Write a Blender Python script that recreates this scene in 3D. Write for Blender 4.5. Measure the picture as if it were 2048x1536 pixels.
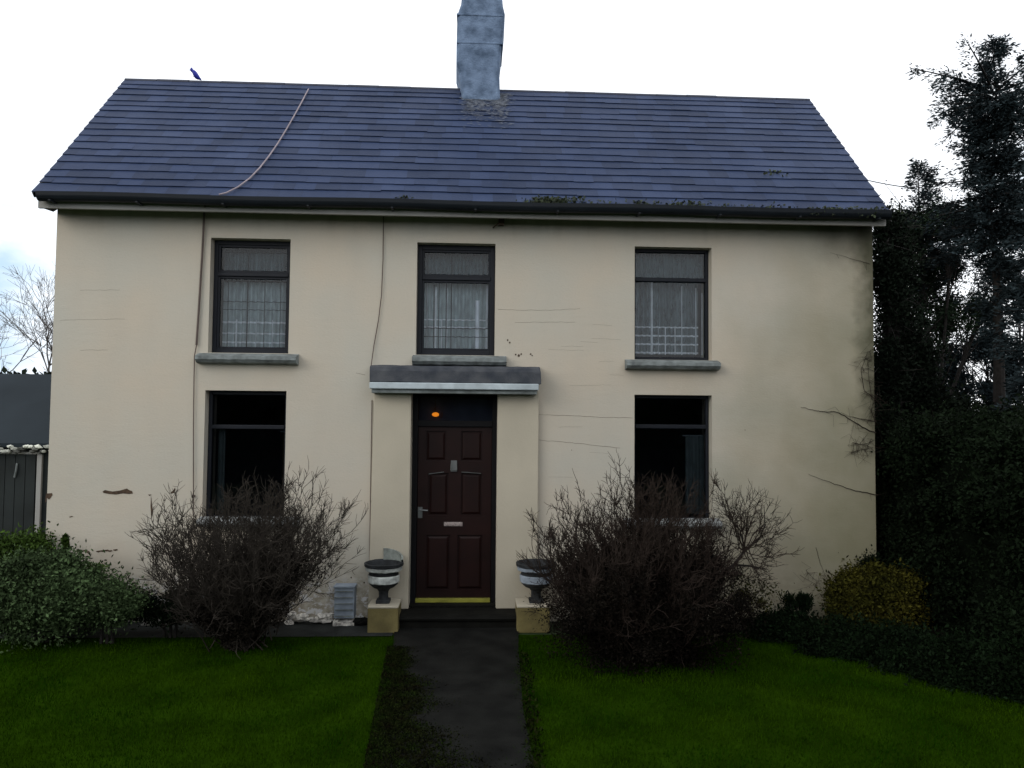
import bpy, bmesh, math, random
import numpy as np
from mathutils import Vector, Matrix
random.seed(7); rng = np.random.default_rng(11)
sc = bpy.context.scene
for o in list(bpy.data.objects): bpy.data.objects.remove(o)
col = sc.collection
R = math.radians

# ------------------------------------------------------------------ camera
CAM = Vector((0.0, -8.77, 2.35)); F = 1500.0; PITCH, YAW, ROLL = 0.04415, 0.04823, 0.0088
fw = Vector((math.sin(YAW)*math.cos(PITCH), math.cos(YAW)*math.cos(PITCH), math.sin(PITCH)))
r0 = Vector((math.cos(YAW), -math.sin(YAW), 0)); u0 = r0.cross(fw)
rt = r0*math.cos(ROLL)+u0*math.sin(ROLL); up = -r0*math.sin(ROLL)+u0*math.cos(ROLL)
cd = bpy.data.cameras.new('camera'); co = bpy.data.objects.new('camera', cd); col.objects.link(co)
m = Matrix((rt, up, -fw)).transposed().to_4x4(); m.translation = CAM; co.matrix_world = m
cd.sensor_width = 36; cd.lens = 36*F/2048; cd.clip_end = 3000; cd.clip_start = .05
sc.camera = co
def at(u, v, Y):
    d = fw*F+rt*(u-1024)-up*(v-768); return CAM+d*((Y-CAM.y)/d.y)
def gnd(u, v, z=0.0):
    d = fw*F+rt*(u-1024)-up*(v-768); return CAM+d*((z-CAM.z)/d.z)

# ------------------------------------------------------------------ world, sun, exposure
SUN_EL, SUN_AZ = 24.0, 232.0     # azimuth measured clockwise from +Y: behind the viewer, to the left
w = bpy.data.worlds.new('World'); sc.world = w; w.use_nodes = True
nt = w.node_tree; nt.nodes.clear()
def N(nt, t, **k):
    n = nt.nodes.new(t)
    for a, b in k.items(): setattr(n, a, b)
    return n
out = N(nt, 'ShaderNodeOutputWorld'); bg = N(nt, 'ShaderNodeBackground'); bg.inputs['Strength'].default_value = 0.1
sky = N(nt, 'ShaderNodeTexSky'); sky.sky_type = 'NISHITA'; sky.sun_disc = False
sky.sun_elevation = R(SUN_EL); sky.sun_rotation = R(SUN_AZ); sky.air_density = 1.3; sky.dust_density = 2.0
tc = N(nt, 'ShaderNodeTexCoord')
nz = N(nt, 'ShaderNodeTexNoise'); nz.inputs['Scale'].default_value = 2.3; nz.inputs['Detail'].default_value = 7; nz.inputs['Roughness'].default_value = .62; nz.inputs['Distortion'].default_value = .4
mp = N(nt, 'ShaderNodeMapping'); mp.inputs['Scale'].default_value = (1, 1, 2.4)
nt.links.new(tc.outputs['Generated'], mp.inputs[0]); nt.links.new(mp.outputs[0], nz.inputs['Vector'])
sep = N(nt, 'ShaderNodeSeparateXYZ'); nt.links.new(tc.outputs['Generated'], sep.inputs[0])
# the cloud deck thins towards the low sky on the west (left) side
ma = N(nt, 'ShaderNodeMapRange'); ma.inputs['From Min'].default_value = .10; ma.inputs['From Max'].default_value = .30; ma.clamp = True
nt.links.new(sep.outputs['Z'], ma.inputs['Value'])
mb = N(nt, 'ShaderNodeMapRange'); mb.inputs['From Min'].default_value = -.58; mb.inputs['From Max'].default_value = -.40; mb.clamp = True
nt.links.new(sep.outputs['X'], mb.inputs['Value'])
mx = N(nt, 'ShaderNodeMath', operation='MAXIMUM'); nt.links.new(ma.outputs[0], mx.inputs[0]); nt.links.new(mb.outputs[0], mx.inputs[1])
mc = N(nt, 'ShaderNodeMath', operation='MULTIPLY_ADD'); nt.links.new(mx.outputs[0], mc.inputs[0]); mc.inputs[1].default_value = .45; nt.links.new(nz.outputs['Fac'], mc.inputs[2])
cr = N(nt, 'ShaderNodeMapRange'); cr.inputs['From Min'].default_value = .54; cr.inputs['From Max'].default_value = .84; cr.clamp = True
nt.links.new(mc.outputs[0], cr.inputs['Value'])
cl = N(nt, 'ShaderNodeMix', data_type='RGBA'); cl.inputs['A'].default_value = (5.0, 7.6, 10.2, 1); cl.inputs['B'].default_value = (13.8, 14.2, 14.8, 1)
nt.links.new(cr.outputs[0], cl.inputs['Factor'])
mxs = N(nt, 'ShaderNodeMix', data_type='RGBA'); mxs.inputs['Factor'].default_value = .93
nt.links.new(sky.outputs[0], mxs.inputs['A']); nt.links.new(cl.outputs['Result'], mxs.inputs['B'])
nt.links.new(mxs.outputs['Result'], bg.inputs['Color']); nt.links.new(bg.outputs[0], out.inputs[0])
sl = bpy.data.lights.new('sun', 'SUN'); sl.energy = 0.9; sl.angle = R(35); sl.color = (1.0, .93, .83)
so = bpy.data.objects.new('sun', sl); col.objects.link(so)
az = R(SUN_AZ); dvec = Vector((math.sin(az)*math.cos(R(SUN_EL)), math.cos(az)*math.cos(R(SUN_EL)), math.sin(R(SUN_EL))))
so.rotation_euler = dvec.to_track_quat('Z', 'Y').to_euler(); so.location = dvec*30
sc.view_settings.view_transform = 'Standard'; sc.view_settings.look = 'None'; sc.view_settings.exposure = 0.0; sc.view_settings.gamma = 1
sc.cycles.transparent_max_bounces = 12

# ------------------------------------------------------------------ material helpers
def mat(name, c, rough=.8, spec=.3, metal=0, var=.12, scale=6.0, bump=0.0, bscale=60.0, attr=None, avar=.5, c2=None, emit=None, trans=False):
    m = bpy.data.materials.new(name); m.use_nodes = True; t = m.node_tree; b = t.nodes['Principled BSDF']
    b.inputs['Roughness'].default_value = rough; b.inputs['Metallic'].default_value = metal; b.inputs['Specular IOR Level'].default_value = spec
    tc = N(t, 'ShaderNodeTexCoord'); n = N(t, 'ShaderNodeTexNoise'); n.inputs['Scale'].default_value = scale; n.inputs['Detail'].default_value = 6
    t.links.new(tc.outputs['Object'], n.inputs['Vector'])
    mr = N(t, 'ShaderNodeMapRange'); mr.inputs['From Min'].default_value = .3; mr.inputs['From Max'].default_value = .7
    t.links.new(n.outputs['Fac'], mr.inputs['Value'])
    x = N(t, 'ShaderNodeMix', data_type='RGBA')
    c2 = c2 or tuple(v*(1+2*var) for v in c); cA = tuple(v*(1-var) for v in c)
    x.inputs['A'].default_value = (*cA, 1); x.inputs['B'].default_value = (*c2, 1); t.links.new(mr.outputs[0], x.inputs['Factor'])
    res = x.outputs['Result']
    if attr:
        a = N(t, 'ShaderNodeAttribute'); a.attribute_name = attr
        r2 = N(t, 'ShaderNodeMapRange'); r2.inputs['To Min'].default_value = 1-avar; r2.inputs['To Max'].default_value = 1+avar
        t.links.new(a.outputs['Fac'], r2.inputs['Value'])
        h = N(t, 'ShaderNodeVectorMath', operation='SCALE'); t.links.new(res, h.inputs[0]); t.links.new(r2.outputs[0], h.inputs['Scale']); res = h.outputs[0]
    t.links.new(res, b.inputs['Base Color'])
    if bump:
        n2 = N(t, 'ShaderNodeTexNoise'); n2.inputs['Scale'].default_value = bscale; n2.inputs['Detail'].default_value = 4
        t.links.new(tc.outputs['Object'], n2.inputs['Vector'])
        bp = N(t, 'ShaderNodeBump'); bp.inputs['Strength'].default_value = bump; bp.inputs['Distance'].default_value = .01
        t.links.new(n2.outputs['Fac'], bp.inputs['Height']); t.links.new(bp.outputs[0], b.inputs['Normal'])
    if emit: b.inputs['Emission Color'].default_value = (*emit[0], 1); b.inputs['Emission Strength'].default_value = emit[1]
    return m

def wall_material():
    m = bpy.data.materials.new('cream_render'); m.use_nodes = True; t = m.node_tree; b = t.nodes['Principled BSDF']
    b.inputs['Roughness'].default_value = .85; b.inputs['Specular IOR Level'].default_value = .2
    L = t.links.new; tc = N(t, 'ShaderNodeTexCoord'); P = tc.outputs['Object']
    sp = N(t, 'ShaderNodeSeparateXYZ'); L(P, sp.inputs[0])
    def noise(s, d=5, sx=1, sy=1, sz=1, ro=.5):
        mp = N(t, 'ShaderNodeMapping'); mp.inputs['Scale'].default_value = (sx, sy, sz); L(P, mp.inputs[0])
        n = N(t, 'ShaderNodeTexNoise'); n.inputs['Scale'].default_value = s; n.inputs['Detail'].default_value = d; n.inputs['Roughness'].default_value = ro; L(mp.outputs[0], n.inputs['Vector']); return n.outputs['Fac']
    def rng_(v, a, c, lo=0, hi=1):
        r = N(t, 'ShaderNodeMapRange'); r.inputs['From Min'].default_value = a; r.inputs['From Max'].default_value = c; r.inputs['To Min'].default_value = lo; r.inputs['To Max'].default_value = hi; L(v, r.inputs['Value']); return r.outputs[0]
    def mth(op, a, c):
        n = N(t, 'ShaderNodeMath', operation=op)
        for i, v in enumerate((a, c)):
            if isinstance(v, (int, float)): n.inputs[i].default_value = v
            else: L(v, n.inputs[i])
        return n.outputs[0]
    def mixc(f, a, c):
        n = N(t, 'ShaderNodeMix', data_type='RGBA'); L(f, n.inputs['Factor'])
        for k, v in (('A', a), ('B', c)):
            if isinstance(v, tuple): n.inputs[k].default_value = (*v, 1)
            else: L(v, n.inputs[k])
        return n.outputs['Result']
    X, Z = sp.outputs['X'], sp.outputs['Z']
    c = mixc(rng_(noise(.9), .35, .65), (.492, .470, .405), (.530, .470, .382))
    c = mixc(rng_(noise(3, 8, 1, 1, .35), .45, .8, 0, .35), c, (.44, .415, .355))          # rain-washed streaks
    c = mixc(rng_(noise(45, 3), .55, .75, 0, .22), c, (.38, .36, .30))                      # speckled dirt
    # tree shade painted over the east end; algae and soot at its edge and below the leaking gutter
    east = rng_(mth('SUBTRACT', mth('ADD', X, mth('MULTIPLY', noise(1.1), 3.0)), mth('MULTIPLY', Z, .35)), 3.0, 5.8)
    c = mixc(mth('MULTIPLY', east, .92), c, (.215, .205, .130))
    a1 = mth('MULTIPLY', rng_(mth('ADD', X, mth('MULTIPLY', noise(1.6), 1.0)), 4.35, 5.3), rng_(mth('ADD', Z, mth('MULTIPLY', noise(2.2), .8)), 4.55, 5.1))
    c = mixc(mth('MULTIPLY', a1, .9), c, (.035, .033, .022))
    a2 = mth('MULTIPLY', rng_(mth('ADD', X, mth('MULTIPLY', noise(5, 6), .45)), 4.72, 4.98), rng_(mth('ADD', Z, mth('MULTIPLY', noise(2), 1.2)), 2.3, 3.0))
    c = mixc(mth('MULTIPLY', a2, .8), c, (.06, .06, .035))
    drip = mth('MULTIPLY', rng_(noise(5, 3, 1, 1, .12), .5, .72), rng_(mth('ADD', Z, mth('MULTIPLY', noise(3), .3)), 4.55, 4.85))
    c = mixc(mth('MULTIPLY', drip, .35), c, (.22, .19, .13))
    # damp base: peeled white and brown patches
    base = rng_(mth('ADD', Z, mth('MULTIPLY', noise(3), .5)), .95, .45)
    c = mixc(mth('MULTIPLY', base, rng_(noise(7, 7, 1, 1, 1.6, .65), .40, .56, 0, .75)), c, (.24, .21, .15))
    west = rng_(X, -.6, -1.2)
    c = mixc(mth('MULTIPLY', west, mth('MULTIPLY', rng_(mth('ADD', Z, mth('MULTIPLY', noise(4), .35)), .72, .5), rng_(noise(9, 8, 1, 1, 1.5, .7), .52, .55))), c, (.62, .62, .62))
    L(c, b.inputs['Base Color'])
    h = mth('ADD', mth('MULTIPLY', noise(34, 6, 1, 1, 1.8), .6), mth('MULTIPLY', noise(7, 5, .8, 1, 1.8), .9))
    bp = N(t, 'ShaderNodeBump'); bp.inputs['Strength'].default_value = .32; bp.inputs['Distance'].default_value = .010; L(h, bp.inputs['Height']); L(bp.outputs[0], b.inputs['Normal'])
    return m
def glass_material(name, tint=(.7, .76, .78), rough=.02, warp=.15):
    m = bpy.data.materials.new(name); m.use_nodes = True; t = m.node_tree; t.nodes.clear(); L = t.links.new
    o = N(t, 'ShaderNodeOutputMaterial'); x = N(t, 'ShaderNodeMixShader'); g = N(t, 'ShaderNodeBsdfGlossy'); tr = N(t, 'ShaderNodeBsdfTransparent'); f = N(t, 'ShaderNodeFresnel')
    f.inputs['IOR'].default_value = 1.5; g.inputs['Roughness'].default_value = rough; tr.inputs['Color'].default_value = (*tint, 1)
    tc = N(t, 'ShaderNodeTexCoord'); n = N(t, 'ShaderNodeTexNoise'); n.inputs['Scale'].default_value = 3; L(tc.outputs['Object'], n.inputs['Vector'])
    bp = N(t, 'ShaderNodeBump'); bp.inputs['Strength'].default_value = warp; bp.inputs['Distance'].default_value = .02; L(n.outputs['Fac'], bp.inputs['Height']); L(bp.outputs[0], g.inputs['Normal'])
    L(f.outputs[0], x.inputs[0]); L(tr.outputs[0], x.inputs[1]); L(g.outputs[0], x.inputs[2]); L(x.outputs[0], o.inputs[0]); return m

M = dict(
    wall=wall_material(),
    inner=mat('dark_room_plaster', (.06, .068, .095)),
    slate=mat('blue_black_slate', (.0200, .036, .088), rough=.6, spec=.16, attr='rnd', avar=.2, var=.22, scale=1.3, c2=(.030, .046, .098), bump=.3, bscale=40),
    ridge=mat('ridge_tile', (.035, .04, .06), rough=.6),
    gutter=mat('black_gutter', (.008, .011, .015), rough=.55, spec=.2),
    fascia=mat('pale_fascia', (.50, .50, .48), var=.3, scale=1.2, c2=(.30, .29, .27)),
    soffit=mat('soffit', (.05, .05, .05)),
    chim=mat('chimney_render', (.095, .150, .245), var=.40, scale=7, c2=(.18, .25, .37), bump=1.0, bscale=45),
    cap=mat('chimney_band', (.09, .12, .16), var=.3),
    flaunch=mat('mortar_smear', (.085, .095, .115), var=.4, scale=14, bump=.8, bscale=25),
    frame=mat('navy_black_frame', (.007, .009, .014), rough=.5, spec=.25),
    sill=mat('grey_sill', (.16, .18, .18), var=.35, scale=8, bump=.5, bscale=30),
    sillpale=mat('pale_sill_edge', (.20, .21, .21), var=.3, scale=8),
    canopy=mat('slate_grey_canopy', (.055, .065, .085), var=.35, scale=7, c2=(.085, .09, .10), bump=.4),
    white=mat('white_trim', (.40, .46, .49), rough=.5, var=.15),
    pilaster=mat('pilaster_paint', (.445, .405, .32), var=.06, scale=1.5, bump=.2, bscale=50),
    door=mat('dark_maroon_door', (.0100, .0027, .0022), rough=.5, spec=.2, var=.25, scale=3),
    doorf=mat('dark_door_frame', (.004, .004, .005), rough=.6, spec=.15),
    metal=mat('dull_metal', (.16, .17, .17), rough=.4, metal=.6),
    lbox=mat('letterbox_metal', (.32, .27, .26), rough=.35, metal=.4, var=.5, scale=60),
    brass=mat('yellow_threshold', (.22, .215, .035), rough=.45, var=.2, scale=10),
    step=mat('dark_step', (.006, .006, .005), rough=.8, spec=.1, var=.3, bump=.4),
    cable=mat('brown_cable', (.10, .075, .065), rough=.6),
    cablew=mat('pale_cable', (.30, .25, .27), rough=.6),
    chip=mat('bare_render_chip', (.055, .035, .022), var=.4, scale=20),
    crack=mat('crack_line', (.20, .175, .14)),
    stone=mat('urn_grey_stone', (.20, .22, .20), var=.3, scale=14, bump=.5, bscale=40),
    stoned=mat('urn_dark_stone', (.018, .02, .022), var=.5, scale=12, bump=.5, bscale=40),
    stonew=mat('urn_white_band', (.42, .44, .42), var=.35, scale=14, bump=.4, bscale=40),
    ped=mat('ochre_pedestal', (.14, .115, .045), var=.25, scale=5, bump=.5, bscale=35),
    box=mat('pale_blue_box', (.24, .28, .33), var=.2, scale=9), slab=mat('pale_broken_slab', (.42, .40, .36), var=.5, scale=30, bump=.8, bscale=60),
    shedroof=mat('dark_shed_cladding', (.020, .027, .033), rough=.8, spec=.1, var=.15, scale=1.0), shedwall=mat('dark_green_shed_wall', (.014, .018, .018), var=.3, scale=2),
    rubble=mat('rubble_course', (.42, .43, .38), attr='rnd', avar=.9, bump=.6),
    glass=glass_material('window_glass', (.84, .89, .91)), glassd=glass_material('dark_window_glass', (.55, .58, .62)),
    bark=mat('bark', (.014, .012, .011), rough=.9, var=.4, scale=20), twig=mat('twig', (.022, .016, .013), rough=.95, spec=.1, var=.3, scale=5), twigg=mat('grey_twig', (.085, .075, .07), rough=.9),
    twiggr=mat('grey_brown_twig', (.034, .029, .024), rough=.95, spec=.1),
    bird=mat('blue_black_feathers', (.012, .018, .24), rough=.6),
    lampm=mat('amber_lamp_glow', (.8, .3, .05), emit=((1, .27, .015), 1.3)),
    wire=mat('wire', (.25, .27, .3)), moss=mat('moss_cushion', (.03, .04, .02), attr='rnd', avar=.5),
)
def leafmat(name, c, v=.55, c2=None):
    m = mat(name, c, rough=.8, spec=.06, attr='rnd', avar=v, var=.35, scale=1.6, c2=c2); return m
M['conifer'] = leafmat('conifer_needles', (.022, .032, .036)); M['ivy'] = leafmat('small_ivy_leaves', (.020, .033, .020), .7)
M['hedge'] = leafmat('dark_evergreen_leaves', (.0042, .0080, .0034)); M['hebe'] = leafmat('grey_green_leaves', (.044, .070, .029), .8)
M['bright'] = leafmat('bright_green_leaves', (.036, .066, .012)); M['yellow'] = leafmat('yellow_green_leaves', (.026, .030, .005), .8, c2=(.058, .052, .008))
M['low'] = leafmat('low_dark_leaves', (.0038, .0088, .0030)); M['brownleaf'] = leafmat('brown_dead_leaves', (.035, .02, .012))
M['twigleaf'] = leafmat('withered_dark_leaves', (.0060, .0048, .0035), .8); M['mirror'] = leafmat('added_hedge_leaves', (.030, .042, .030)); M['back'] = leafmat('background_leaves', (.007, .011, .007))

# ------------------------------------------------------------------ mesh helpers
def tag(o, label=None, cat=None, group=None, kind=None):
    for k, v in (('label', label), ('category', cat), ('group', group), ('kind', kind)):
        if v: o[k] = v
    return o
def empty(name, loc=(0, 0, 0)):
    o = bpy.data.objects.new(name, None); o.location = loc; o.empty_display_size = .2; col.objects.link(o); return o
def link(name, me, mats, parent=None, smooth=False):
    o = bpy.data.objects.new(name, me); col.objects.link(o)
    for k in (mats if isinstance(mats, (list, tuple)) else [mats]): me.materials.append(M[k] if isinstance(k, str) else k)
    if parent:
        o.parent = parent; p = parent; pl = Vector((0, 0, 0))
        while p: pl += p.location; p = p.parent
        if pl.length > 0: me.transform(Matrix.Translation(-pl))
    if smooth: me.polygons.foreach_set('use_smooth', [True]*len(me.polygons))
    return o
class MB:
    """collects verts / faces in world coordinates"""
    def __init__(s): s.v = []; s.f = []; s.mi = []
    def add(s, vs, fs, mi=0):
        k = len(s.v); s.v += [tuple(p) for p in vs]; s.f += [tuple(k+i for i in f) for f in fs]; s.mi += [mi]*len(fs)
    def box(s, x0, x1, y0, y1, z0, z1, mi=0):
        s.add([(x0, y0, z0), (x1, y0, z0), (x1, y1, z0), (x0, y1, z0), (x0, y0, z1), (x1, y0, z1), (x1, y1, z1), (x0, y1, z1)],
              [(0, 3, 2, 1), (4, 5, 6, 7), (0, 1, 5, 4), (1, 2, 6, 5), (2, 3, 7, 6), (3, 0, 4, 7)], mi)
    def tube(s, pts, rads, n=5, mi=0, cap=True):
        pts = [Vector(p) for p in pts]
        if isinstance(rads, (int, float)): rads = [rads]*len(pts)
        k = len(s.v)
        for i, p in enumerate(pts):
            d = (pts[min(i+1, len(pts)-1)]-pts[max(i-1, 0)])
            if d.length < 1e-9: d = Vector((0, 0, 1))
            d.normalize(); a = d.cross(Vector((0.31, .95, .12))); 
            if a.length < .05: a = d.cross(Vector((1, 0, 0)))
            a.normalize(); b = d.cross(a)
            for j in range(n):
                q = 2*math.pi*j/n; s.v.append(tuple(p+(a*math.cos(q)+b*math.sin(q))*rads[i]))
        for i in range(len(pts)-1):
            for j in range(n):
                s.f.append((k+i*n+j, k+i*n+(j+1) % n, k+(i+1)*n+(j+1) % n, k+(i+1)*n+j)); s.mi.append(mi)
        if cap and n > 3:
            s.f.append(tuple(k+j for j in range(n))[::-1]); s.mi.append(mi); e = k+(len(pts)-1)*n; s.f.append(tuple(e+j for j in range(n))); s.mi.append(mi)
    def lathe(s, c, prof, n=24, mi=0, a0=0, a1=2*math.pi, jit=0):
        c = Vector(c); k = len(s.v); full = abs(a1-a0-2*math.pi) < 1e-6; nn = n if full else n+1
        for r, z in prof:
            for j in range(nn):
                q = a0+(a1-a0)*j/n; s.v.append((c.x+r*math.cos(q), c.y+r*math.sin(q), c.z+z+random.uniform(-jit, jit)))
        for i in range(len(prof)-1):
            for j in range(n):
                j2 = (j+1) % nn if full else j+1
                s.f.append((k+i*nn+j, k+i*nn+j2, k+(i+1)*nn+j2, k+(i+1)*nn+j)); s.mi.append(mi)
    def build(s, name, mats, parent=None, bevel=0, smooth=False):
        me = bpy.data.meshes.new(name); me.from_pydata(s.v, [], s.f); me.update()
        me.polygons.foreach_set('material_index', s.mi)
        o = link(name, me, mats, parent, smooth)
        if bevel:
            b = o.modifiers.new('bevel', 'BEVEL'); b.width = bevel; b.segments = 2; b.limit_method = 'ANGLE'
        return o
def cells(name, V, k, mats, parent=None, rnd=None, extra=None):
    """V: (n*k,3) numpy array of n faces with k corners each; one random value per face"""
    n = len(V)//k; me = bpy.data.meshes.new(name)
    me.vertices.add(n*k); me.vertices.foreach_set('co', V.astype(np.float32).ravel())
    me.loops.add(n*k); me.loops.foreach_set('vertex_index', np.arange(n*k, dtype=np.int32))
    me.polygons.add(n); me.polygons.foreach_set('loop_start', np.arange(0, n*k, k, dtype=np.int32)); me.update(calc_edges=True)
    a = me.attributes.new('rnd', 'FLOAT', 'FACE'); a.data.foreach_set('value', (rng.random(n) if rnd is None else rnd).astype(np.float32))
    me.validate(); return link(name, me, mats, parent)
def leaves(pts, size, aspect=2.0, up_bias=0.0, dirs=None, fold=False):
    """leaf-shaped 4-gons (pointed at both ends) at pts"""
    n = len(pts); d = rng.normal(size=(n, 3)) if dirs is None else dirs+rng.normal(size=(n, 3))*.35
    d[:, 2] += up_bias; d /= np.linalg.norm(d, axis=1)[:, None]
    e = np.cross(d, rng.normal(size=(n, 3))); e /= np.linalg.norm(e, axis=1)[:, None]
    L = size*rng.uniform(.45, 1.7, (n, 1)); Wd = L/aspect
    V = np.empty((n, 4, 3)); V[:, 0] = pts; V[:, 1] = pts+d*L*.45+e*Wd*.5; V[:, 2] = pts+d*L; V[:, 3] = pts+d*L*.45-e*Wd*.5
    return V.reshape(-1, 3)
def clumpy(n, c, r, clumps, spread, lo=.55, squash=1.0):
    """points in leafy clumps spread through an ellipsoid's outer volume"""
    c = np.array(c); r = np.array(r); d = rng.normal(size=(clumps, 3)); d /= np.linalg.norm(d, axis=1)[:, None]
    cc = c+d*r*rng.uniform(lo, 1.0, (clumps, 1)); idx = rng.integers(0, clumps, n)
    s = spread*rng.uniform(.5, 1.4, (clumps, 1)); p = cc[idx]+rng.normal(size=(n, 3))*s[idx]*np.array([1, 1, squash]); return p
def blob(c, r, seed=0, n=3, amp=.18):
    bm = bmesh.new(); bmesh.ops.create_icosphere(bm, subdivisions=n, radius=1); rr = random.Random(seed); ph = [rr.uniform(0, 6) for _ in range(6)]
    for v in bm.verts:
        p = v.co; k = 1+amp*(math.sin(4*p.x+ph[0])*math.sin(5*p.y+ph[1])+.6*math.sin(9*p.z+ph[2])*math.sin(8*p.x+ph[3])); v.co = Vector((c[0]+p.x*r[0]*k, c[1]+p.y*r[1]*k, c[2]+p.z*r[2]*k))
    vs = [tuple(v.co) for v in bm.verts]; fs = [tuple(q.index for q in f.verts) for f in bm.faces]; bm.free(); return vs, fs
def tris_of(vs, fs): return np.array([vs[i] for f in fs for i in (f[0], f[1], f[2], f[2])])

# ================================================================== GROUND
def sheet(name, pts, z, mname, kind='structure', sub=None):
    b = MB(); b.add([(x, y, z) for x, y in pts], [tuple(range(len(pts)))]); o = b.build(name, mname); tag(o, kind=kind); return o
M['soilm'] = mat('dark_soil', (.010, .007, .005), var=.5, scale=8, bump=.8, bscale=40)
M['farm'] = mat('far_grass', (.012, .024, .006), var=.3, scale=.6)
M['lawnm'] = mat('lawn_thatch', (.010, .024, .001), spec=0, var=.35, scale=2.5, bump=.8, bscale=70)
M['pathm'] = mat('dark_tarmac_path', (.0085, .0088, .0082), rough=.95, spec=.08, var=.4, scale=3.5, c2=(.014, .0145, .013), bump=.9, bscale=90)
M['apronm'] = mat('grey_apron', (.022, .024, .023), rough=.9, spec=.1, var=.4, scale=3.5, bump=.6)
sheet('ground', [(-900, -900), (900, -900), (900, 900), (-900, 900)], -.012, 'farm')
gx0, gx1 = gnd(795, 1243).x, gnd(1034, 1243).x; g4, g5 = gnd(738, 1536), gnd(1070, 1536)
sheet('lawn', [(-9, -9.5), (9, -9.5), (9, -.55), (-9, -.55)], -.004, 'lawnm')
sheet('apron_path', [(-6.5, -.62), (gx0, -.60), (gx0, .05), (-6.5, .05)], .004, 'apronm')
pl_ = [(gx0, -.33), (gx1, -.33), (gnd(1037, 1300).x, gnd(1037, 1300).y), (gnd(1046, 1420).x, gnd(1046, 1420).y), (g5.x, g5.y), (g5.x+.12, -8.8), (g4.x-.05, -8.8), (g4.x, g4.y), (gnd(768, 1400).x, gnd(768, 1400).y), (gnd(786, 1300).x, gnd(786, 1300).y)]
sheet('path', pl_[::-1], .012, 'pathm')
# soil bed at the east half of the front
bedp = [gnd(1480, 1232), gnd(1500, 1262), gnd(1650, 1290), gnd(1790, 1325), gnd(1930, 1372), gnd(2048, 1400)]
sheet('flower_bed', [(1.0, .1), (1.0, -.55)]+[(p.x, p.y) for p in bedp[1:]]+[(7.5, -2.6), (9, 0.1)], .008, 'soilm')

PATH = np.array([(p[0], p[1]) for p in pl_])
def inpoly(P, poly):
    x, y = P[:, 0], P[:, 1]; c = np.zeros(len(P), bool); j = len(poly)-1
    for i in range(len(poly)):
        xi, yi = poly[i]; xj, yj = poly[j]; k = ((yi > y) != (yj > y)) & (x < (xj-xi)*(y-yi)/((yj-yi) or 1e-9)+xi); c ^= k; j = i
    return c
def blades(P, h, wd, lean=.35):
    n = len(P); a = rng.uniform(0, 2*math.pi, n); hh = h*rng.uniform(.5, 1.4, n); V = np.zeros((n, 3, 3))
    V[:, 0, :2] = P-np.c_[np.cos(a), np.sin(a)]*wd/2; V[:, 1, :2] = P+np.c_[np.cos(a), np.sin(a)]*wd/2
    V[:, 2, :2] = P+rng.normal(size=(n, 2))*lean*hh[:, None]; V[:, 2, 2] = hh; V[:, :2, 2] = -.004; return V.reshape(-1, 3)
M['grassm'] = mat('grass_blades', (.0125, .049, .0010), rough=.95, spec=.0, attr='rnd', avar=.22, var=.35, scale=1.3, c2=(.025, .055, .0010))
n = 230000; P = np.c_[rng.uniform(-6.2, 6.2, n), -.6-(rng.random(n)**.85)*4.9]
edge = rng.random(n) < .5
keep = ~inpoly(P+np.c_[rng.normal(size=n)*.028+.045*np.sin(P[:, 1]*7+P[:, 0]*3)*np.sin(P[:, 1]*3.1)+.035*(P[:, 0] < .2)*0+.03*np.sign(P[:, 0]-.15), np.zeros(n)], PATH)
bedpoly = [(1.0, .1), (1.0, -.55)]+[(p.x, p.y) for p in bedp[1:]]+[(7.5, -2.6), (9, .1)]
keep &= ~inpoly(P+rng.normal(size=(n, 2))*.03, bedpoly)
ye = -.8-rng.random(16000)*4.7; te = (ye+.33)/(g4.y+.33); tr_ = (ye+.33)/(g5.y+.33); sd = rng.random(16000) < .55
clump = .55+.45*np.sin(ye*6.1+1)*np.sin(ye*2.3)
xe = np.where(sd, gx0+(g4.x-gx0)*te+rng.exponential(.075, 16000)*clump-.02, gx1+(g5.x-gx1)*tr_-rng.exponential(.04, 16000)*clump+.05)
P = np.r_[P[keep], np.c_[xe, ye]]
o = cells('grass', blades(P, .024, .006), 3, 'grassm'); tag(o, 'short mown dark green lawn grass either side of the path', 'grass', kind='stuff')
# moss and dead leaves over the west part of the path, ragged tufts on its east edge
n = 60000; ys = -1.0-rng.random(n)**.8*3.9; tt = (ys+.33)/(g4.y+.33); xl = gx0+(g4.x-gx0)*tt
wmoss = (.06+.46*np.clip(tt, 0, 1))*(1+.18*np.sin(ys*5.3+1)+.14*np.sin(ys*11.7)); q = xl+rng.random(n)**1.2*wmoss*(1+.25*rng.normal(size=n))-.03
o = cells('path_moss', leaves(np.c_[q, ys, .012+rng.random(n)*.008], .013, 1.6), 4, mat('moss_brown', (.0120, .0100, .0045), rough=.95, spec=.03, attr='rnd', avar=.8, c2=(.009, .016, .003), var=.4, scale=7))
tag(o, 'brown moss and dead leaves spreading over the left side of the path', 'moss', kind='stuff')
n = 1500; ys = -1.2-rng.random(n)*3.7; tt = (ys+.33)/(g5.y+.33); q = gx1+(g5.x-gx1)*tt+rng.normal(size=n)*.03+.01
o = cells('edge_tufts', leaves(np.c_[q, ys, rng.random(n)*.03], .03, 2.5, .5), 4, mat('tuft_leaves', (.008, .022, .002), rough=.95, spec=.03, attr='rnd', avar=.8, c2=(.012, .012, .004), var=.4, scale=9))
tag(o, 'ragged weedy tufts along the right edge of the path', 'weeds', kind='stuff')

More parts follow.
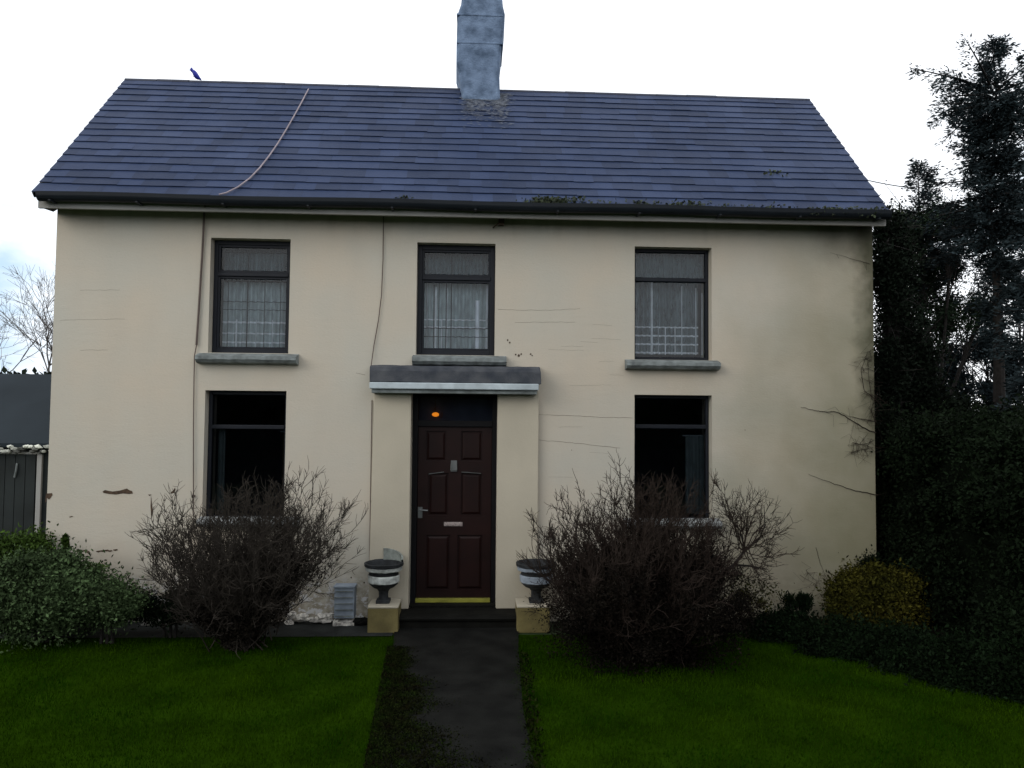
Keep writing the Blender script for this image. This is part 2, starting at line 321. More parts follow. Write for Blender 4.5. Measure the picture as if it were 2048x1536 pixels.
# ================================================================== HOUSE
XL, XR, ZT, DEP = -4.826, 4.775, 4.72, 3.8
EY, EZ, RY, RZ = -.32, 4.79, 1.75, 7.01          # eave and ridge lines of the front slope
VL, VR = -4.93, 4.81
house = empty('house'); tag(house, 'two storey cream rendered house with blue slate roof, central chimney and maroon front door', 'house')
OP = dict(w1=(-3.085, -2.172, 3.062, 4.398), w2=(-.705, .216, 3.068, 4.392), w3=(1.872, 2.800, 3.045, 4.395), l1=(-3.102, -2.182, 1.13, 2.628), l3=(1.872, 2.800, 1.13, 2.628), d=(-.741, .256, .16, 2.632))
def facade():
    b = MB(); xs = sorted({XL, XR}|{v for o in OP.values() for v in o[:2]}); zs = sorted({-.05, ZT}|{v for o in OP.values() for v in o[2:]})
    hole = lambda x, z: any(o[0] < x < o[1] and o[2] < z < o[3] for o in OP.values())
    for i in range(len(xs)-1):
        for j in range(len(zs)-1):
            x0, x1, z0, z1 = xs[i], xs[i+1], zs[j], zs[j+1]
            if hole((x0+x1)/2, (z0+z1)/2): continue
            b.add([(x0, 0, z0), (x1, 0, z0), (x1, 0, z1), (x0, 0, z1)], [(0, 1, 2, 3)])
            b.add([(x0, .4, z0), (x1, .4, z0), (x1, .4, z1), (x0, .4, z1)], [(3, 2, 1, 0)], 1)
    for x0, x1, z0, z1 in OP.values():
        for (a, c) in (((x0, z0), (x1, z0)), ((x1, z0), (x1, z1)), ((x1, z1), (x0, z1)), ((x0, z1), (x0, z0))):
            b.add([(a[0], 0, a[1]), (c[0], 0, c[1]), (c[0], .4, c[1]), (a[0], .4, a[1])], [(0, 1, 2, 3)])
    # gables and back, outside and room side
    zr = RZ-.22; prof = [(0, -.05), (DEP, -.05), (DEP, ZT), (RY+.05, zr), (0, ZT)]
    for x, xi, s in ((XL, XL+.35, 1), (XR, XR-.35, -1)):
        f = tuple(range(5))[::-s]
        b.add([(x, y, z) for y, z in prof], [f]); b.add([(xi, min(max(y, .4), DEP-.3), z) for y, z in prof], [f[::-1]], 1)
    b.add([(XL, DEP, -.05), (XR, DEP, -.05), (XR, DEP, ZT), (XL, DEP, ZT)], [(3, 2, 1, 0)])
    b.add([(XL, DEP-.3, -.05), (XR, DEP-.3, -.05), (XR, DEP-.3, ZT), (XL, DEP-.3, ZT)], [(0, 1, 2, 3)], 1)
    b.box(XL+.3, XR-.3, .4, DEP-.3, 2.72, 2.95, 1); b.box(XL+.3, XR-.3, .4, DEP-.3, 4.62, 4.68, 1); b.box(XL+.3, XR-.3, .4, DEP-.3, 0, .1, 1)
    for x in (-1.4, 1.2): b.box(x, x+.12, .4, DEP-.3, .1, 4.62, 1)
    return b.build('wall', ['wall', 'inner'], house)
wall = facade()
SN = Vector((0, RY-EY, RZ-EZ)); SL = SN.length; SD = SN/SL; NR = Vector((0, -SD.z, SD.y))
def rp(x, s, h=0.0): return Vector((x, EY, EZ))+SD*s+NR*h
def roofpt(u, v, h=.02):
    d = fw*F+rt*(u-1024)-up*(v-768); p0 = rp(0, 0, h); t = (p0-CAM).dot(NR)/d.dot(NR); return CAM+d*t
# slates: overlapping courses, each slate its own tile with a little jitter
V, r = [], []
NC = 18; ex = SL/NC
for c in range(NC):
    wv = .012*math.sin(c*1.7)
    x = VL-(.12 if c % 2 else 0)
    while x < VR:
        wd = random.uniform(.225, .275); x0, x1 = max(x, VL)+.0006, min(x+wd, VR)-.0006
        if x1-x0 > .03:
            s0 = c*ex+random.uniform(-.003, .003)+(random.uniform(-.014, .008) if random.random() < .07 else 0)+.009*math.sin(x*1.3+c*2.1)+.006*math.sin(x*3.1+c*5)+wv*(c > 0); s1 = (c+1)*ex+.03; h0 = .016+random.uniform(0, .003); h1 = .004; t = random.uniform(-.001, .001)
            if c == 0: s0 = random.uniform(-.01, .006)
            a, b_, c_, d_ = rp(x0, s0+t, h0), rp(x1, s0-t, h0+random.uniform(0, .001)), rp(x1, s1, h1), rp(x0, s1, h1)
            a2, b2 = rp(x0, s0+t, h0-.010), rp(x1, s0-t, h0-.010); rv = random.random()
            V += [a, b_, c_, d_, a2, b2, b_, a]; r += [rv, rv*.6]
        x += wd
V = np.array([tuple(v) for v in V])
roof = cells('roof', V, 4, 'slate', house, np.array(r))
b = MB(); b.add([rp(VL, -.005, .002), rp(VR, -.005, .002), rp(VR, SL, .002), rp(VL, SL, .002)], [(0, 1, 2, 3)])
yb = 2*RY-EY; b.add([(VL, yb, EZ), (VR, yb, EZ), (VR, RY, RZ), (VL, RY, RZ)], [(0, 1, 2, 3)][::-1])
b.add([(VL, yb, EZ-.08), (VR, yb, EZ-.08), (VR, RY, RZ-.08), (VL, RY, RZ-.08)], [(0, 1, 2, 3)])
b.add([rp(VL, -.005, -.06), rp(VR, -.005, -.06), rp(VR, SL, -.06), rp(VL, SL, -.06)], [(3, 2, 1, 0)])
for x in (VL, VR): b.add([rp(x, -.005, .002), rp(x, -.005, -.06), rp(x, SL, -.06), (x, RY, RZ)], [(0, 1, 2, 3)]); b.add([(x, yb, EZ), (x, yb, EZ-.08), (x, RY, RZ-.08), (x, RY, RZ)], [(0, 1, 2, 3)])
b.build('roof_deck', 'soffit', roof)
b = MB(); x = VL
while x < VR-.02:
    e = min(x+.44, VR); z = RZ+.005+random.uniform(-.004, .004)
    b.tube([(x+.004, RY, z-.03), (e-.004, RY, z-.03)], .042, 10); x = e
b.build('ridge_tiles', 'ridge', roof)
b = MB()     # moss cushions in the slate courses just above the gutter
mv = []
for u, v, n, su in ((1108, 399, 260, 26), (1100, 404, 200, 30), (1370, 408, 120, 26), (1290, 407, 40, 8), (808, 396, 50, 6), (1275, 407, 40, 3), (1690, 420, 260, 45), (1640, 422, 90, 20), (1745, 424, 160, 14), (1480, 413, 70, 60), (1220, 405, 50, 50), (1550, 345, 30, 10)):
    for _ in range(n):
        p = roofpt(u+random.gauss(0, su), v+random.gauss(0, 3), .028); mv.append(tuple(p))
tag(cells('moss', leaves(np.array(mv), .03, 1.3), 4, 'moss', roof), kind='stuff')
# chimney
rings = [(240, 926, 1002), (185, 923, 1000), (145, 918, 999), (125, 913, 999), (90, 913, 1003), (50, 914, 1008), (25, 916, 1010), (8, 922, 1006), (-30, 926, 1003), (-60, 926, 1003)]
YC0, YC1 = 1.48, 2.15; b = MB(); prev = None
for v, a, c in rings:
    p, q = at(a, v, YC0), at(c, v, YC0); k = len(b.v); z = (p.z+q.z)/2; cb = .035
    b.v += [(p.x+cb, YC0, z), (q.x-cb, YC0, z), (q.x, YC0+cb, z), (q.x+.01, YC1, z), (p.x-.02, YC1, z), (p.x, YC0+cb, z)]
    if prev is not None:
        for j in range(6): b.f.append((prev+j, prev+(j+1) % 6, k+(j+1) % 6, k+j)); b.mi.append(0)
    prev = k
b.f.append(tuple(prev+j for j in range(6))); b.mi.append(0)
chim = b.build('chimney', 'chim', roof)
b = MB()
for v, e in ((84, .002), (28, .004)):
    b = MB(); p, q = at(914, v, YC0), at(1006, v, YC0); b.box(p.x-e, q.x+e, YC0-e-.004, YC1+e, p.z-.018, p.z+.012); b.build('band_course', 'chim', chim, bevel=.008)
b = MB(); zc = at(960, -60, YC0).z
for i in range(2): b.lathe((-.1+.3*i, 1.7, zc), [(.13, -.02), (.12, .3), (.145, .32), (.145, .36), (.10, .36), (.09, .02)], 16)
b.build('chimney_pot', mat('pot_clay', (.22, .12, .08)), chim)
# ragged mortar smear on the slates below the stack
mv = []
for _ in range(1500):
    u = random.choice((random.gauss(950, 16), random.gauss(998, 11), random.uniform(925, 1015))); v = 186+abs(random.gauss(0, 24))
    mv.append(tuple(roofpt(u, v, .027)))
mv = np.array(mv); nn = len(mv); Q = np.zeros((nn, 4, 3)); wd = rng.uniform(.006, .03, nn); hh = rng.uniform(.003, .010, nn)
sdv = np.array(SD)
for i in range(nn):
    Q[i] = [mv[i]+np.array([-wd[i], 0, 0]), mv[i]+np.array([wd[i], 0, 0])-sdv*.002, mv[i]+np.array([wd[i]*.8, 0, 0])+sdv*hh[i], mv[i]+np.array([-wd[i]*.8, 0, 0])+sdv*hh[i]]
tag(cells('mortar', Q.reshape(-1, 3), 4, 'flaunch', roof), kind='stuff')
# gutter, fascia
b = MB(); gy = EY-.045; n = 10
gl, gr = VL+.10, VR-.03
prof = [(gy+.062*math.cos(q), 4.748+.062*math.sin(q)*1.1) for q in [math.pi+math.pi*i/8 for i in range(9)]]
prof = [(gy-.066, 4.775), (gy-.062, 4.735)]+prof[1:]+[(gy+.062, 4.775)]
segs = [gl+(gr-gl)*i/40 for i in range(41)]
for i in range(40):
    for k in range(len(prof)-1):
        s0, s1 = .006*math.sin(i*.5), .006*math.sin((i+1)*.5); (y0, z0), (y1, z1) = prof[k], prof[k+1]
        b.add([(segs[i], y0, z0+s0), (segs[i+1], y0, z0+s1), (segs[i+1], y1, z1+s1), (segs[i], y1, z1+s0)], [(0, 1, 2, 3)])
for xx in (gl, gr): b.add([(xx, y, z) for y, z in prof], [tuple(range(len(prof)))])
gut = b.build('gutter', 'gutter', house, smooth=True)
for i in range(11):
    b = MB(); xx = gl+.15+(gr-gl-.3)*i/10; b.box(xx-.012, xx+.012, gy-.070, gy+.07, 4.672, 4.686); b.build('bracket', 'gutter', gut)
b = MB(); b.box(VL+.05, XR+.01, -.285, -.25, 4.628, 4.745); b.build('fascia', 'fascia', house)
b = MB(); b.add([(VL+.06, -.244, 4.635), (XR+.005, -.244, 4.635), (XR+.005, -.002, 4.712), (VL+.06, -.002, 4.712)], [(0, 1, 2, 3)])
b.add([(VL+.06, -.244, 4.64), (VL+.06, .0, 4.66), (VL+.06, .3, 4.85), (VL+.06, -.244, 4.80)], [(0, 1, 2, 3)]); b.build('soffit', 'soffit', house)
p = at(1003, 447, -.05); b = MB(); b.box(p.x-.035, p.x+.03, -.10, 0.0, p.z-.02, 4.70); b.tube([(p.x-.04, -.1, p.z-.01), (p.x-.10, -.03, p.z-.05)], .008); b.build('cable_bracket', 'chip', house)

# windows
def window(key, trans_frac, fw_=.048, yf=.12, thin=False, dark=False, sash=True):
    x0, x1, z0, z1 = OP[key]; zt = z1-(z1-z0)*trans_frac
    W = empty('window', (x0, yf, z0)); W.parent = house
    b = MB(); e = .002
    b.box(x0+e, x0+fw_, yf, yf+.08, z0+e, z1-e); b.box(x1-fw_, x1-e, yf, yf+.08, z0+e, z1-e)
    b.box(x0+fw_, x1-fw_, yf, yf+.08, z1-fw_*1.1, z1-e); b.box(x0+fw_, x1-fw_, yf, yf+.08, z0+e, z0+fw_*1.2)
    b.build('frame', 'frame', W, bevel=.005)
    b = MB(); b.box(x0+fw_, x1-fw_, yf-.008, yf+.07, zt-.024, zt+.024); b.build('transom', 'frame', W, bevel=.006)
    g = 'glassd' if dark else 'glass'
    for a, c in ((z0+fw_*1.2, zt-.024), (zt+.024, z1-fw_*1.1)):
        b = MB()
        if sash:
            s = .026; b.box(x0+fw_, x0+fw_+s, yf+.012, yf+.05, a, c); b.box(x1-fw_-s, x1-fw_, yf+.012, yf+.05, a, c); b.box(x0+fw_+s, x1-fw_-s, yf+.012, yf+.05, a, a+s); b.box(x0+fw_+s, x1-fw_-s, yf+.012, yf+.05, c-s, c)
            sb = b.build('sash', 'frame', W, bevel=.003)
        b = MB(); b.add([(x0+fw_, yf+.035, a), (x1-fw_, yf+.035, a), (x1-fw_, yf+.035, c), (x0+fw_, yf+.035, c)], [(0, 1, 2, 3)]); b.build('pane', g, W)
    return W, zt
W1, zt1 = window('w1', .30); W2, zt2 = window('w2', .30, .055); W3, zt3 = window('w3', .275, .036, sash=False); W4, zt4 = window('l1', .28, .042, dark=True, sash=False); W5, zt5 = window('l3', .25, .035, dark=True, sash=False)
def sill(W, u0, u1, v0, v1, mt='sill', under=True):
    p, q = at(u0, v0, -.13), at(u1, v1, -.13); zt_, zb = at((u0+u1)/2, v0, -.13).z, at((u0+u1)/2, v1, -.13).z
    b = MB(); xa, xb, h = p.x, q.x, zt_-zb; k = .04
    # sloping top, rounded nose, chamfered underside
    prof = [(0, zt_+.022), (-.09, zt_), (-.13, zt_-h*.15), (-.132, zt_-h*.55), (-.10, zb+h*.12), (-.05, zb), (.0, zb)]
    n = 18
    for i in range(n+1):
        x = xa+(xb-xa)*i/n
        for y, z in prof: b.v.append((x, y+random.uniform(-.002, .002)*(y < 0), z+random.uniform(-.003, .003)*(y < 0)))
    m_ = len(prof)
    for i in range(n):
        for j in range(m_-1): b.f.append((i*m_+j, i*m_+j+1, (i+1)*m_+j+1, (i+1)*m_+j)); b.mi.append(1 if (j <= 1 and mt != 'sillpale') else 0)
    b.f += [tuple(range(m_)), tuple(n*m_+j for j in range(m_))]; b.mi += [0, 0]
    b.build('sill', [mt, 'sill' if mt != 'sillpale' else mt], W)
sill(W1, 390, 592, 709, 727); sill(W2, 824, 1013, 713, 731, 'sill'); sill(W3, 1254, 1442, 722, 739); sill(W4, 392, 594, 1040, 1056, 'sillpale'); sill(W5, 1252, 1445, 1043, 1060, 'sillpale')

# ---- net curtains hanging inside: things of their own
def clothmat(name, c, alpha=.9):
    m = bpy.data.materials.new(name); m.use_nodes = True; t = m.node_tree; b = t.nodes['Principled BSDF']; L = t.links.new
    tc = N(t, 'ShaderNodeTexCoord'); w1 = N(t, 'ShaderNodeTexNoise'); w1.inputs['Scale'].default_value = 14; w1.inputs['Detail'].default_value = 5
    mp = N(t, 'ShaderNodeMapping'); mp.inputs['Scale'].default_value = (1.6, 1, .5); L(tc.outputs['Object'], mp.inputs[0]); L(mp.outputs[0], w1.inputs['Vector'])
    r1 = N(t, 'ShaderNodeMapRange'); r1.inputs['From Min'].default_value = .3; r1.inputs['From Max'].default_value = .7; r1.inputs['To Min'].default_value = alpha-.25; r1.inputs['To Max'].default_value = min(1, alpha+.1); L(w1.outputs['Fac'], r1.inputs['Value'])
    b.inputs['Base Color'].default_value = (*c, 1); b.inputs['Roughness'].default_value = 1; b.inputs['Specular IOR Level'].default_value = 0; L(r1.outputs[0], b.inputs['Alpha']); return m
M['net'] = clothmat('net_grey', (.46, .54, .57), .82); M['netd'] = clothmat('net_dim', (.27, .33, .36), .66); M['netw'] = clothmat('net_band', (.85, .88, .95), .97); M['netk'] = clothmat('net_seam', (.03, .035, .04), 1.0)
M['netv'] = clothmat('net_dim_top', (.15, .20, .22), .75); M['netb'] = clothmat('lower_drape', (.16, .20, .20), .95); M['netdk'] = clothmat('lower_drape_brown', (.10, .085, .06), .95)
def curtain(label, x0, x1, z0, z1, mname, y=.30, folds=9, amp=.018, bars=(), vbars=(), seams=(), hseams=(), group=None, cat='curtain', barw=.018, split=None):
    C_ = empty('net_curtain', ((x0+x1)/2, y, z1)); tag(C_, label, cat, group)
    f = lambda x: y+amp*math.sin((x-x0)/(x1-x0)*folds*2*math.pi+.6*math.sin(x*9))+amp*.4*math.sin(x*71)
    def strip(xa, xb, za, zb, off, mb, n):
        for i in range(n):
            a, c = xa+(xb-xa)*i/n, xa+(xb-xa)*(i+1)/n
            mb.add([(a, f(a)+off, za), (c, f(c)+off, za), (c, f(c)+off, zb), (a, f(a)+off, zb)], [(0, 1, 2, 3)])
    b = MB(); strip(x0, x1, z0, split or z1, 0, b, 120); b.build('cloth', mname, C_, smooth=True)
    if split: b = MB(); strip(x0, x1, split, z1, .0, b, 120); b.build('dim_cloth_top', 'netv', C_, smooth=True)  # same curtain; dimness above the transom put into a darker cloth colour
    b = MB()
    for z, h in bars: strip(x0, x1, z-h/2, z+h/2, -.006, b, 120)
    for xx, zt, wd in vbars: strip(xx-wd/2, xx+wd/2, z0, zt, -.009, b, 4)
    if b.v: b.build('band_fold_strip', 'netw', C_)
    b = MB()
    for xx, zt, wd in seams: strip(xx-wd/2, xx+wd/2, z0, zt, -.011, b, 2)
    for z, h in hseams: strip(x0, x1, z-h/2, z+h/2, -.013, b, 120)
    if b.v: b.build('seam', 'netk', C_)
    b = MB(); b.tube([(x0-.03, y, z1+.005), (x1+.03, y, z1+.005)], .008, 6); b.build('curtain_rod', 'netd', C_)
A = lambda u, v=600: at(u, v, .3).x
Zp = lambda v, u=500: at(u, v, .3).z
hb = lambda L_, u: [(Zp(v, u), h) for v, h in L_]
curtain('grey net curtain with three pale woven bands in the upper left window', -3.02, -2.23, 3.10, 4.33, 'net', bars=hb(((645, .022), (667, .018), (685, .018), (700, .018)), 500), vbars=[(A(u), Zp(640), .014) for u in (440, 476, 514, 547)],
        seams=[(A(457), 4.1, .008), (A(495), 4.32, .012), (A(530), 4.1, .010), (A(562), 4.1, .008)], hseams=hb(((506, .010), (563, .012), (604, .007), (620, .006)), 500), split=zt1-.06, group='net curtains upstairs')
curtain('grey net curtain with a dark centre seam in the window above the door', -.64, .16, 3.11, 4.33, 'net', bars=hb(((640, .014), (655, .016)), 910), vbars=[(A(u), Zp(v, 910), w_) for u, v, w_ in ((855, 560, .012), (872, 575, .02), (884, 640, .014), (894, 575, .012), (955, 600, .05), (975, 570, .04))],
        seams=[(A(903), 4.33, .012), (A(868), Zp(570, 900), .010), (A(878), Zp(560, 900), .008), (A(893), Zp(565, 900), .010)], hseams=hb(((657, .010), (674, .008)), 910), split=zt2-.03, group='net curtains upstairs')  # strips left of the centre seam paint light and dark folds
curtain('sheer dim net curtain with a white grid border in the upper right window', 1.90, 2.72, 3.13, 4.02, 'netd', folds=12, bars=hb(((655, .018), (672, .020), (689, .020), (706, .022)), 1340), vbars=[(A(1303), 4.02, .020), (A(1363), 3.98, .018), (A(1391), 3.96, .010), (A(1331), Zp(655, 1340), .014), (A(1349), Zp(655, 1340), .01), (A(1316), Zp(655, 1340), .008), (A(1403), 3.9, .01)], group='net curtains upstairs')
curtain('short dim blind hanging in the top pane of the upper right window', 1.90, 2.78, 4.05, 4.36, 'netv', y=.26, folds=16, amp=.008, cat='blind')
curtain('narrow grey drape at the left side of the lower left window', -3.02, -2.94, 1.2, 2.20, 'netb', folds=2, y=.26)
curtain('thin brown drape at the right side of the lower left window', -2.27, -2.20, 1.2, 2.15, 'netdk', folds=2, y=.22)
curtain('grey drape drawn to the right side of the lower right window', A(1368, 950), A(1408, 950), 1.2, 2.14, 'netb', folds=3, y=.26)

# ---- doorway
pilM = []
for u0, u1 in (((738, 746), 823.5), (995.5, 1076)):
    b = MB()
    if isinstance(u0, tuple): xa, xb = at(742, 1000, -.06).x, OP['d'][0]-.001; fl = .028
    else: xa, xb = OP['d'][1]+.001, at(1076, 1000, -.06).x; fl = 0
    zt = 2.66; t = .07
    lo, hi = (xa-.012 if fl else xa), (xa+fl*.6 if fl else xa)
    b.add([(lo, -t, .155), (xb, -t, .155), (xb, -t, zt), (hi, -t, zt), (lo, 0, .155), (xb, .0, .155), (xb, .0, zt), (hi, 0, zt)], [(0, 1, 2, 3), (1, 5, 6, 2), (4, 0, 3, 7), (3, 2, 6, 7), (0, 4, 5, 1)])
    b.build('pilaster', 'pilaster', house, bevel=.006)
Yc = -.24; c0, c1 = at(739, 760, Yc).x, at(1080, 760, Yc).x; zA, zB, zC, zD = (at(910, v, Yc).z for v in (734, 766, 779, 785))
b = MB(); n = 24
prof = [(0, zA+.03), (Yc+.05, zA+.01), (Yc+.01, zA-.01), (Yc, zA-.05), (Yc+.004, zB+.012), (Yc+.012, zB+.002), (0, zB+.002)]
for i in range(n+1):
    x = c0+(c1-c0)*i/n
    for y, z in prof:
        d = random.uniform(-.004, .004); b.v.append((x+(random.uniform(-.0, .015) if i == n else 0), y+d*(y < 0), z+d))
mm = len(prof)
for i in range(n):
    for j in range(mm-1): b.f.append((i*mm+j, i*mm+j+1, (i+1)*mm+j+1, (i+1)*mm+j)); b.mi.append(0)
b.f += [tuple(range(mm)), tuple(n*mm+j for j in range(mm))]; b.mi += [0, 0]
canopy = b.build('door_canopy', 'canopy', house)
b = MB(); b.box(c0+.0, c1-.012, Yc-.008, 0.0, zC, zB); b.build('white_band', 'white', canopy, bevel=.01)
b = MB(); b.box(c0+.02, c1-.03, Yc+.03, 0, zD-.012, zC-.001); b.build('lower_moulding', 'sill', canopy, bevel=.006)
x0, x1, z0, z1 = OP['d']; yd = .17
door = empty('front_door', ((x0+x1)/2, yd, z0)); door.parent = house
zd = at(908, 848, yd).z
b = MB(); b.box(x0, x0+.065, yd-.03, yd+.08, z0, z1); b.box(x1-.055, x1, yd-.03, yd+.08, z0, z1); b.box(x0+.065, x1-.055, yd-.03, yd+.08, z1-.05, z1); b.box(x0+.065, x1-.055, yd-.035, yd+.08, zd-.03, zd+.04)
b.build('door_frame', 'doorf', door, bevel=.004)
dx0, dx1 = x0+.068, x1-.058
b = MB(); b.box(dx0, dx1, yd+.025, yd+.07, z0+.05, zd-.034)
def rc(u0, u1, v0, v1): return at(u0, v0, yd).x, at(u1, v0, yd).x, at(908, v1, yd).z, at(908, v0, yd).z
panels = [rc(852, 893, 862, 922), rc(922, 965, 862, 922), rc(857, 897, 946, 1031), rc(922, 964, 946, 1031), rc(852, 900, 1070, 1180), rc(915, 965, 1070, 1180)]
# stiles and rails proud of the back board, leaving recessed panels
xs = sorted({dx0, dx1}|{p[0] for p in panels}|{p[1] for p in panels})
def rails(b):
    rows = [(zd-.034, panels[0][3]), (panels[0][2], panels[2][3]), (panels[2][2], panels[4][3]), (panels[4][2], z0+.05)]
    for a, c in rows: b.box(dx0+.001, dx1-.001, yd, yd+.024, c, a)
    for i in (0, 2, 4):
        L_, R_ = panels[i], panels[i+1]
        b.box(dx0+.001, L_[0], yd+.001, yd+.024, L_[2], L_[3]); b.box(L_[1], R_[0], yd+.001, yd+.024, L_[2], L_[3]); b.box(R_[1], dx1-.001, yd+.001, yd+.024, L_[2], L_[3])
rails(b); leaf = b.build('door_leaf', 'door', door)
for p in panels:
    b = MB(); e = .016; k = .04
    b.add([(p[0]+e, yd+.022, p[2]+e), (p[1]-e, yd+.022, p[2]+e), (p[1]-e, yd+.022, p[3]-e), (p[0]+e, yd+.022, p[3]-e), (p[0]+k, yd+.008, p[2]+k), (p[1]-k, yd+.008, p[2]+k), (p[1]-k, yd+.008, p[3]-k), (p[0]+k, yd+.008, p[3]-k)],
          [(4, 5, 6, 7), (0, 1, 5, 4), (1, 2, 6, 5), (2, 3, 7, 6), (3, 0, 4, 7)]); b.build('door_panel', 'door', leaf)
for u0, u1, v0, v1 in ((857, 888, 948, 944), (923, 962, 944, 947)):
    b = MB(); p, q = at(u0, v0, yd-.008), at(u1, v1, yd-.008); b.tube([p, q], .005, 6); b.build('panel_moulding', 'metal', leaf)
b = MB(); q = rc(902, 914, 921, 943); b.box(q[0], q[1], yd-.02, yd, q[2], q[3]); b.tube([((q[0]+q[1])/2-.03, yd-.03, q[3]-.03), ((q[0]+q[1])/2-.035, yd-.04, q[2]+.02), ((q[0]+q[1])/2+.035, yd-.04, q[2]+.02), ((q[0]+q[1])/2+.03, yd-.03, q[3]-.03)], .007, 6); b.build('door_knocker', 'metal', door, bevel=.003)
b = MB(); q = rc(836, 845, 1014, 1036); b.box(q[0], q[1], yd-.008, yd, q[2], q[3]); b.tube([(q[0]+.03, yd-.01, q[3]-.03), (q[0]+.03, yd-.05, q[3]-.03), (q[0]+.12, yd-.055, q[3]-.035)], .009, 8); b.build('handle', 'metal', door)
b = MB(); q = rc(888, 925, 1044, 1052); b.box(q[0], q[1], yd-.012, yd, q[2], q[3]); b.box(q[0]+.02, q[1]-.02, yd-.016, yd-.012, q[2]+.010, q[3]-.010); b.build('letterbox', 'lbox', door, bevel=.002)
b = MB(); q = rc(831, 980, 1192, 1200); b.box(q[0], q[1], yd-.045, yd+.02, z0+.018, z0+.062); b.build('threshold_strip', 'brass', door, bevel=.004)
b = MB(); b.box(x0, x1, -.0, yd+.1, z0-.02, z0+.016); b.build('threshold', 'step', door)
b = MB(); b.add([(x0+.065, yd+.03, zd+.04), (x1-.055, yd+.03, zd+.04), (x1-.055, yd+.03, z1-.05), (x0+.065, yd+.03, z1-.05)], [(0, 1, 2, 3)]); b.build('fanlight', 'glassd', door)
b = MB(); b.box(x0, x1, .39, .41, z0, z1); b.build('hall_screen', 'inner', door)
lamp = empty('hall_lamp', tuple(at(871, 829, .33))); tag(lamp, 'small glowing amber lamp seen through the glass above the front door', 'lamp')
p = at(871, 829, .33); b = MB(); vs, fs = blob((p.x, p.y, p.z), (.042, .03, .026), 3, 3, .05); b.add(vs, fs); b.build('lamp_shade', 'lampm', lamp, smooth=True)
b = MB(); b.tube([(p.x+.075, p.y, p.z-.03), (p.x+.085, p.y, p.z), (p.x+.075, p.y, p.z+.03)], .005, 5); b.tube([(p.x, p.y, p.z+.026), (p.x, p.y, z1+.03)], .004, 5); b.build('lamp_flex', 'chip', lamp)

# ---- doorstep with rounded nose
s0, s1 = at(797, 1230, -.36).x, at(1033, 1230, -.36).x
b = MB(); pr = [(.0, .155), (-.30, .150), (-.345, .14), (-.36, .115), (-.35, .09), (-.33, .08), (-.33, 0)]
b.v = [(x, y, z) for x in (s0, s1) for y, z in pr]; k = len(pr)
for j in range(k-1): b.f.append((j, j+1, k+j+1, k+j)); b.mi.append(0)
b.f += [tuple(range(k)), tuple(range(k, 2*k))]; b.mi += [0, 0]; b.build('doorstep', 'step', house)

# ---- cables on the house
def strand(name, pts, rad, m_, par=house, n=5):
    b = MB(); b.tube(pts, rad, n); return b.build(name, m_, par)
cb = [(617, 178), (604, 203), (588, 232), (573, 258), (556, 286), (538, 312), (520, 335), (500, 356), (476, 374), (452, 386), (438, 389)]
strand('roof_cable', [roofpt(u, v, .035) for u, v in cb], .009, 'cablew')
p1 = [(410, 412, -.31), (409, 420, -.03), (405, 500, -.022), (399, 600, -.022), (393, 690, -.022), (389, 712, -.02), (388, 760, -.02), (387, 860, -.02), (387, 960, -.02), (387, 1004, -.02), (388, 1060, -.02)]
strand('wall_cable', [at(*q) for q in p1[:5]], .013, 'cable'); strand('wall_cable', [at(*q) for q in p1[4:]], .006, 'cable')
p2 = [(767, 433, -.02), (766, 520, -.02), (763, 590, -.02), (757, 640, -.02), (748, 690, -.02), (742, 733, -.04)]
strand('wall_cable', [at(*q) for q in p2], .0055, 'cable')
for q in ((387, 992, -.02), (743, 1003, -.02), (739, 1150, -.02)): b = MB(); p = at(*q); b.box(p.x-.012, p.x+.012, -.03, 0, p.z-.012, p.z+.012); b.build('cable_clip', 'cable', house)
strand('wall_cable', [at(*q) for q in ((744, 800, -.012), (741, 1000, -.012), (738, 1200, -.012))], .005, 'cable')

# ---- missing render, cracks: shallow irregular pieces on the wall
def patch(poly, mb=None, y=-.003):
    mb = MB(); ps = [at(u, v, y) for u, v in poly]; mb.v += [tuple(p) for p in ps]; mb.f.append(tuple(range(len(ps)))[::-1]); mb.mi.append(0); mb.build('missing_render', 'chip', house)
b = MB()
patch([(205, 983), (210, 980), (225, 983), (240, 981), (250, 978), (254, 977), (258, 980), (264, 982), (266, 987), (258, 988), (246, 987), (232, 989), (218, 988), (207, 986)], b)
patch([(92, 987), (104, 986), (105, 990), (101, 996), (98, 999), (94, 996), (93, 1002), (90, 1006)], b)
patch([(340, 986), (346, 981), (350, 975), (351, 979), (349, 985), (344, 987)], b)
patch([(302, 990), (304, 1010), (306, 1022), (305, 1032), (302, 1031), (301, 1012)], b)
patch([(138, 1034), (143, 1032), (147, 1033), (140, 1035)], b); patch([(296, 989), (303, 989), (299, 992)], b)
for (u, v) in ((150, 1101), (158, 1102), (170, 1103), (192, 1102), (200, 1101), (208, 1100), (226, 1099), (166, 1100), (215, 1101)): patch([(u, v), (u+8, v-1), (u+10, v+1), (u+5, v+3), (u+1, v+2)], b)
for (u, v, s) in ((1015, 680, 2), (1019, 685, 2), (1031, 709, 2), (1037, 711, 3), (1042, 708, 2), (1061, 708, 2), (1064, 711, 1.5), (1490, 860, 1), (702, 1155, 2), (728, 1165, 2), (1143, 900, 1)): patch([(u, v-s), (u+s, v-s*.3), (u+s*.6, v+s), (u-s*.8, v+s*.5)], b)
b = MB()
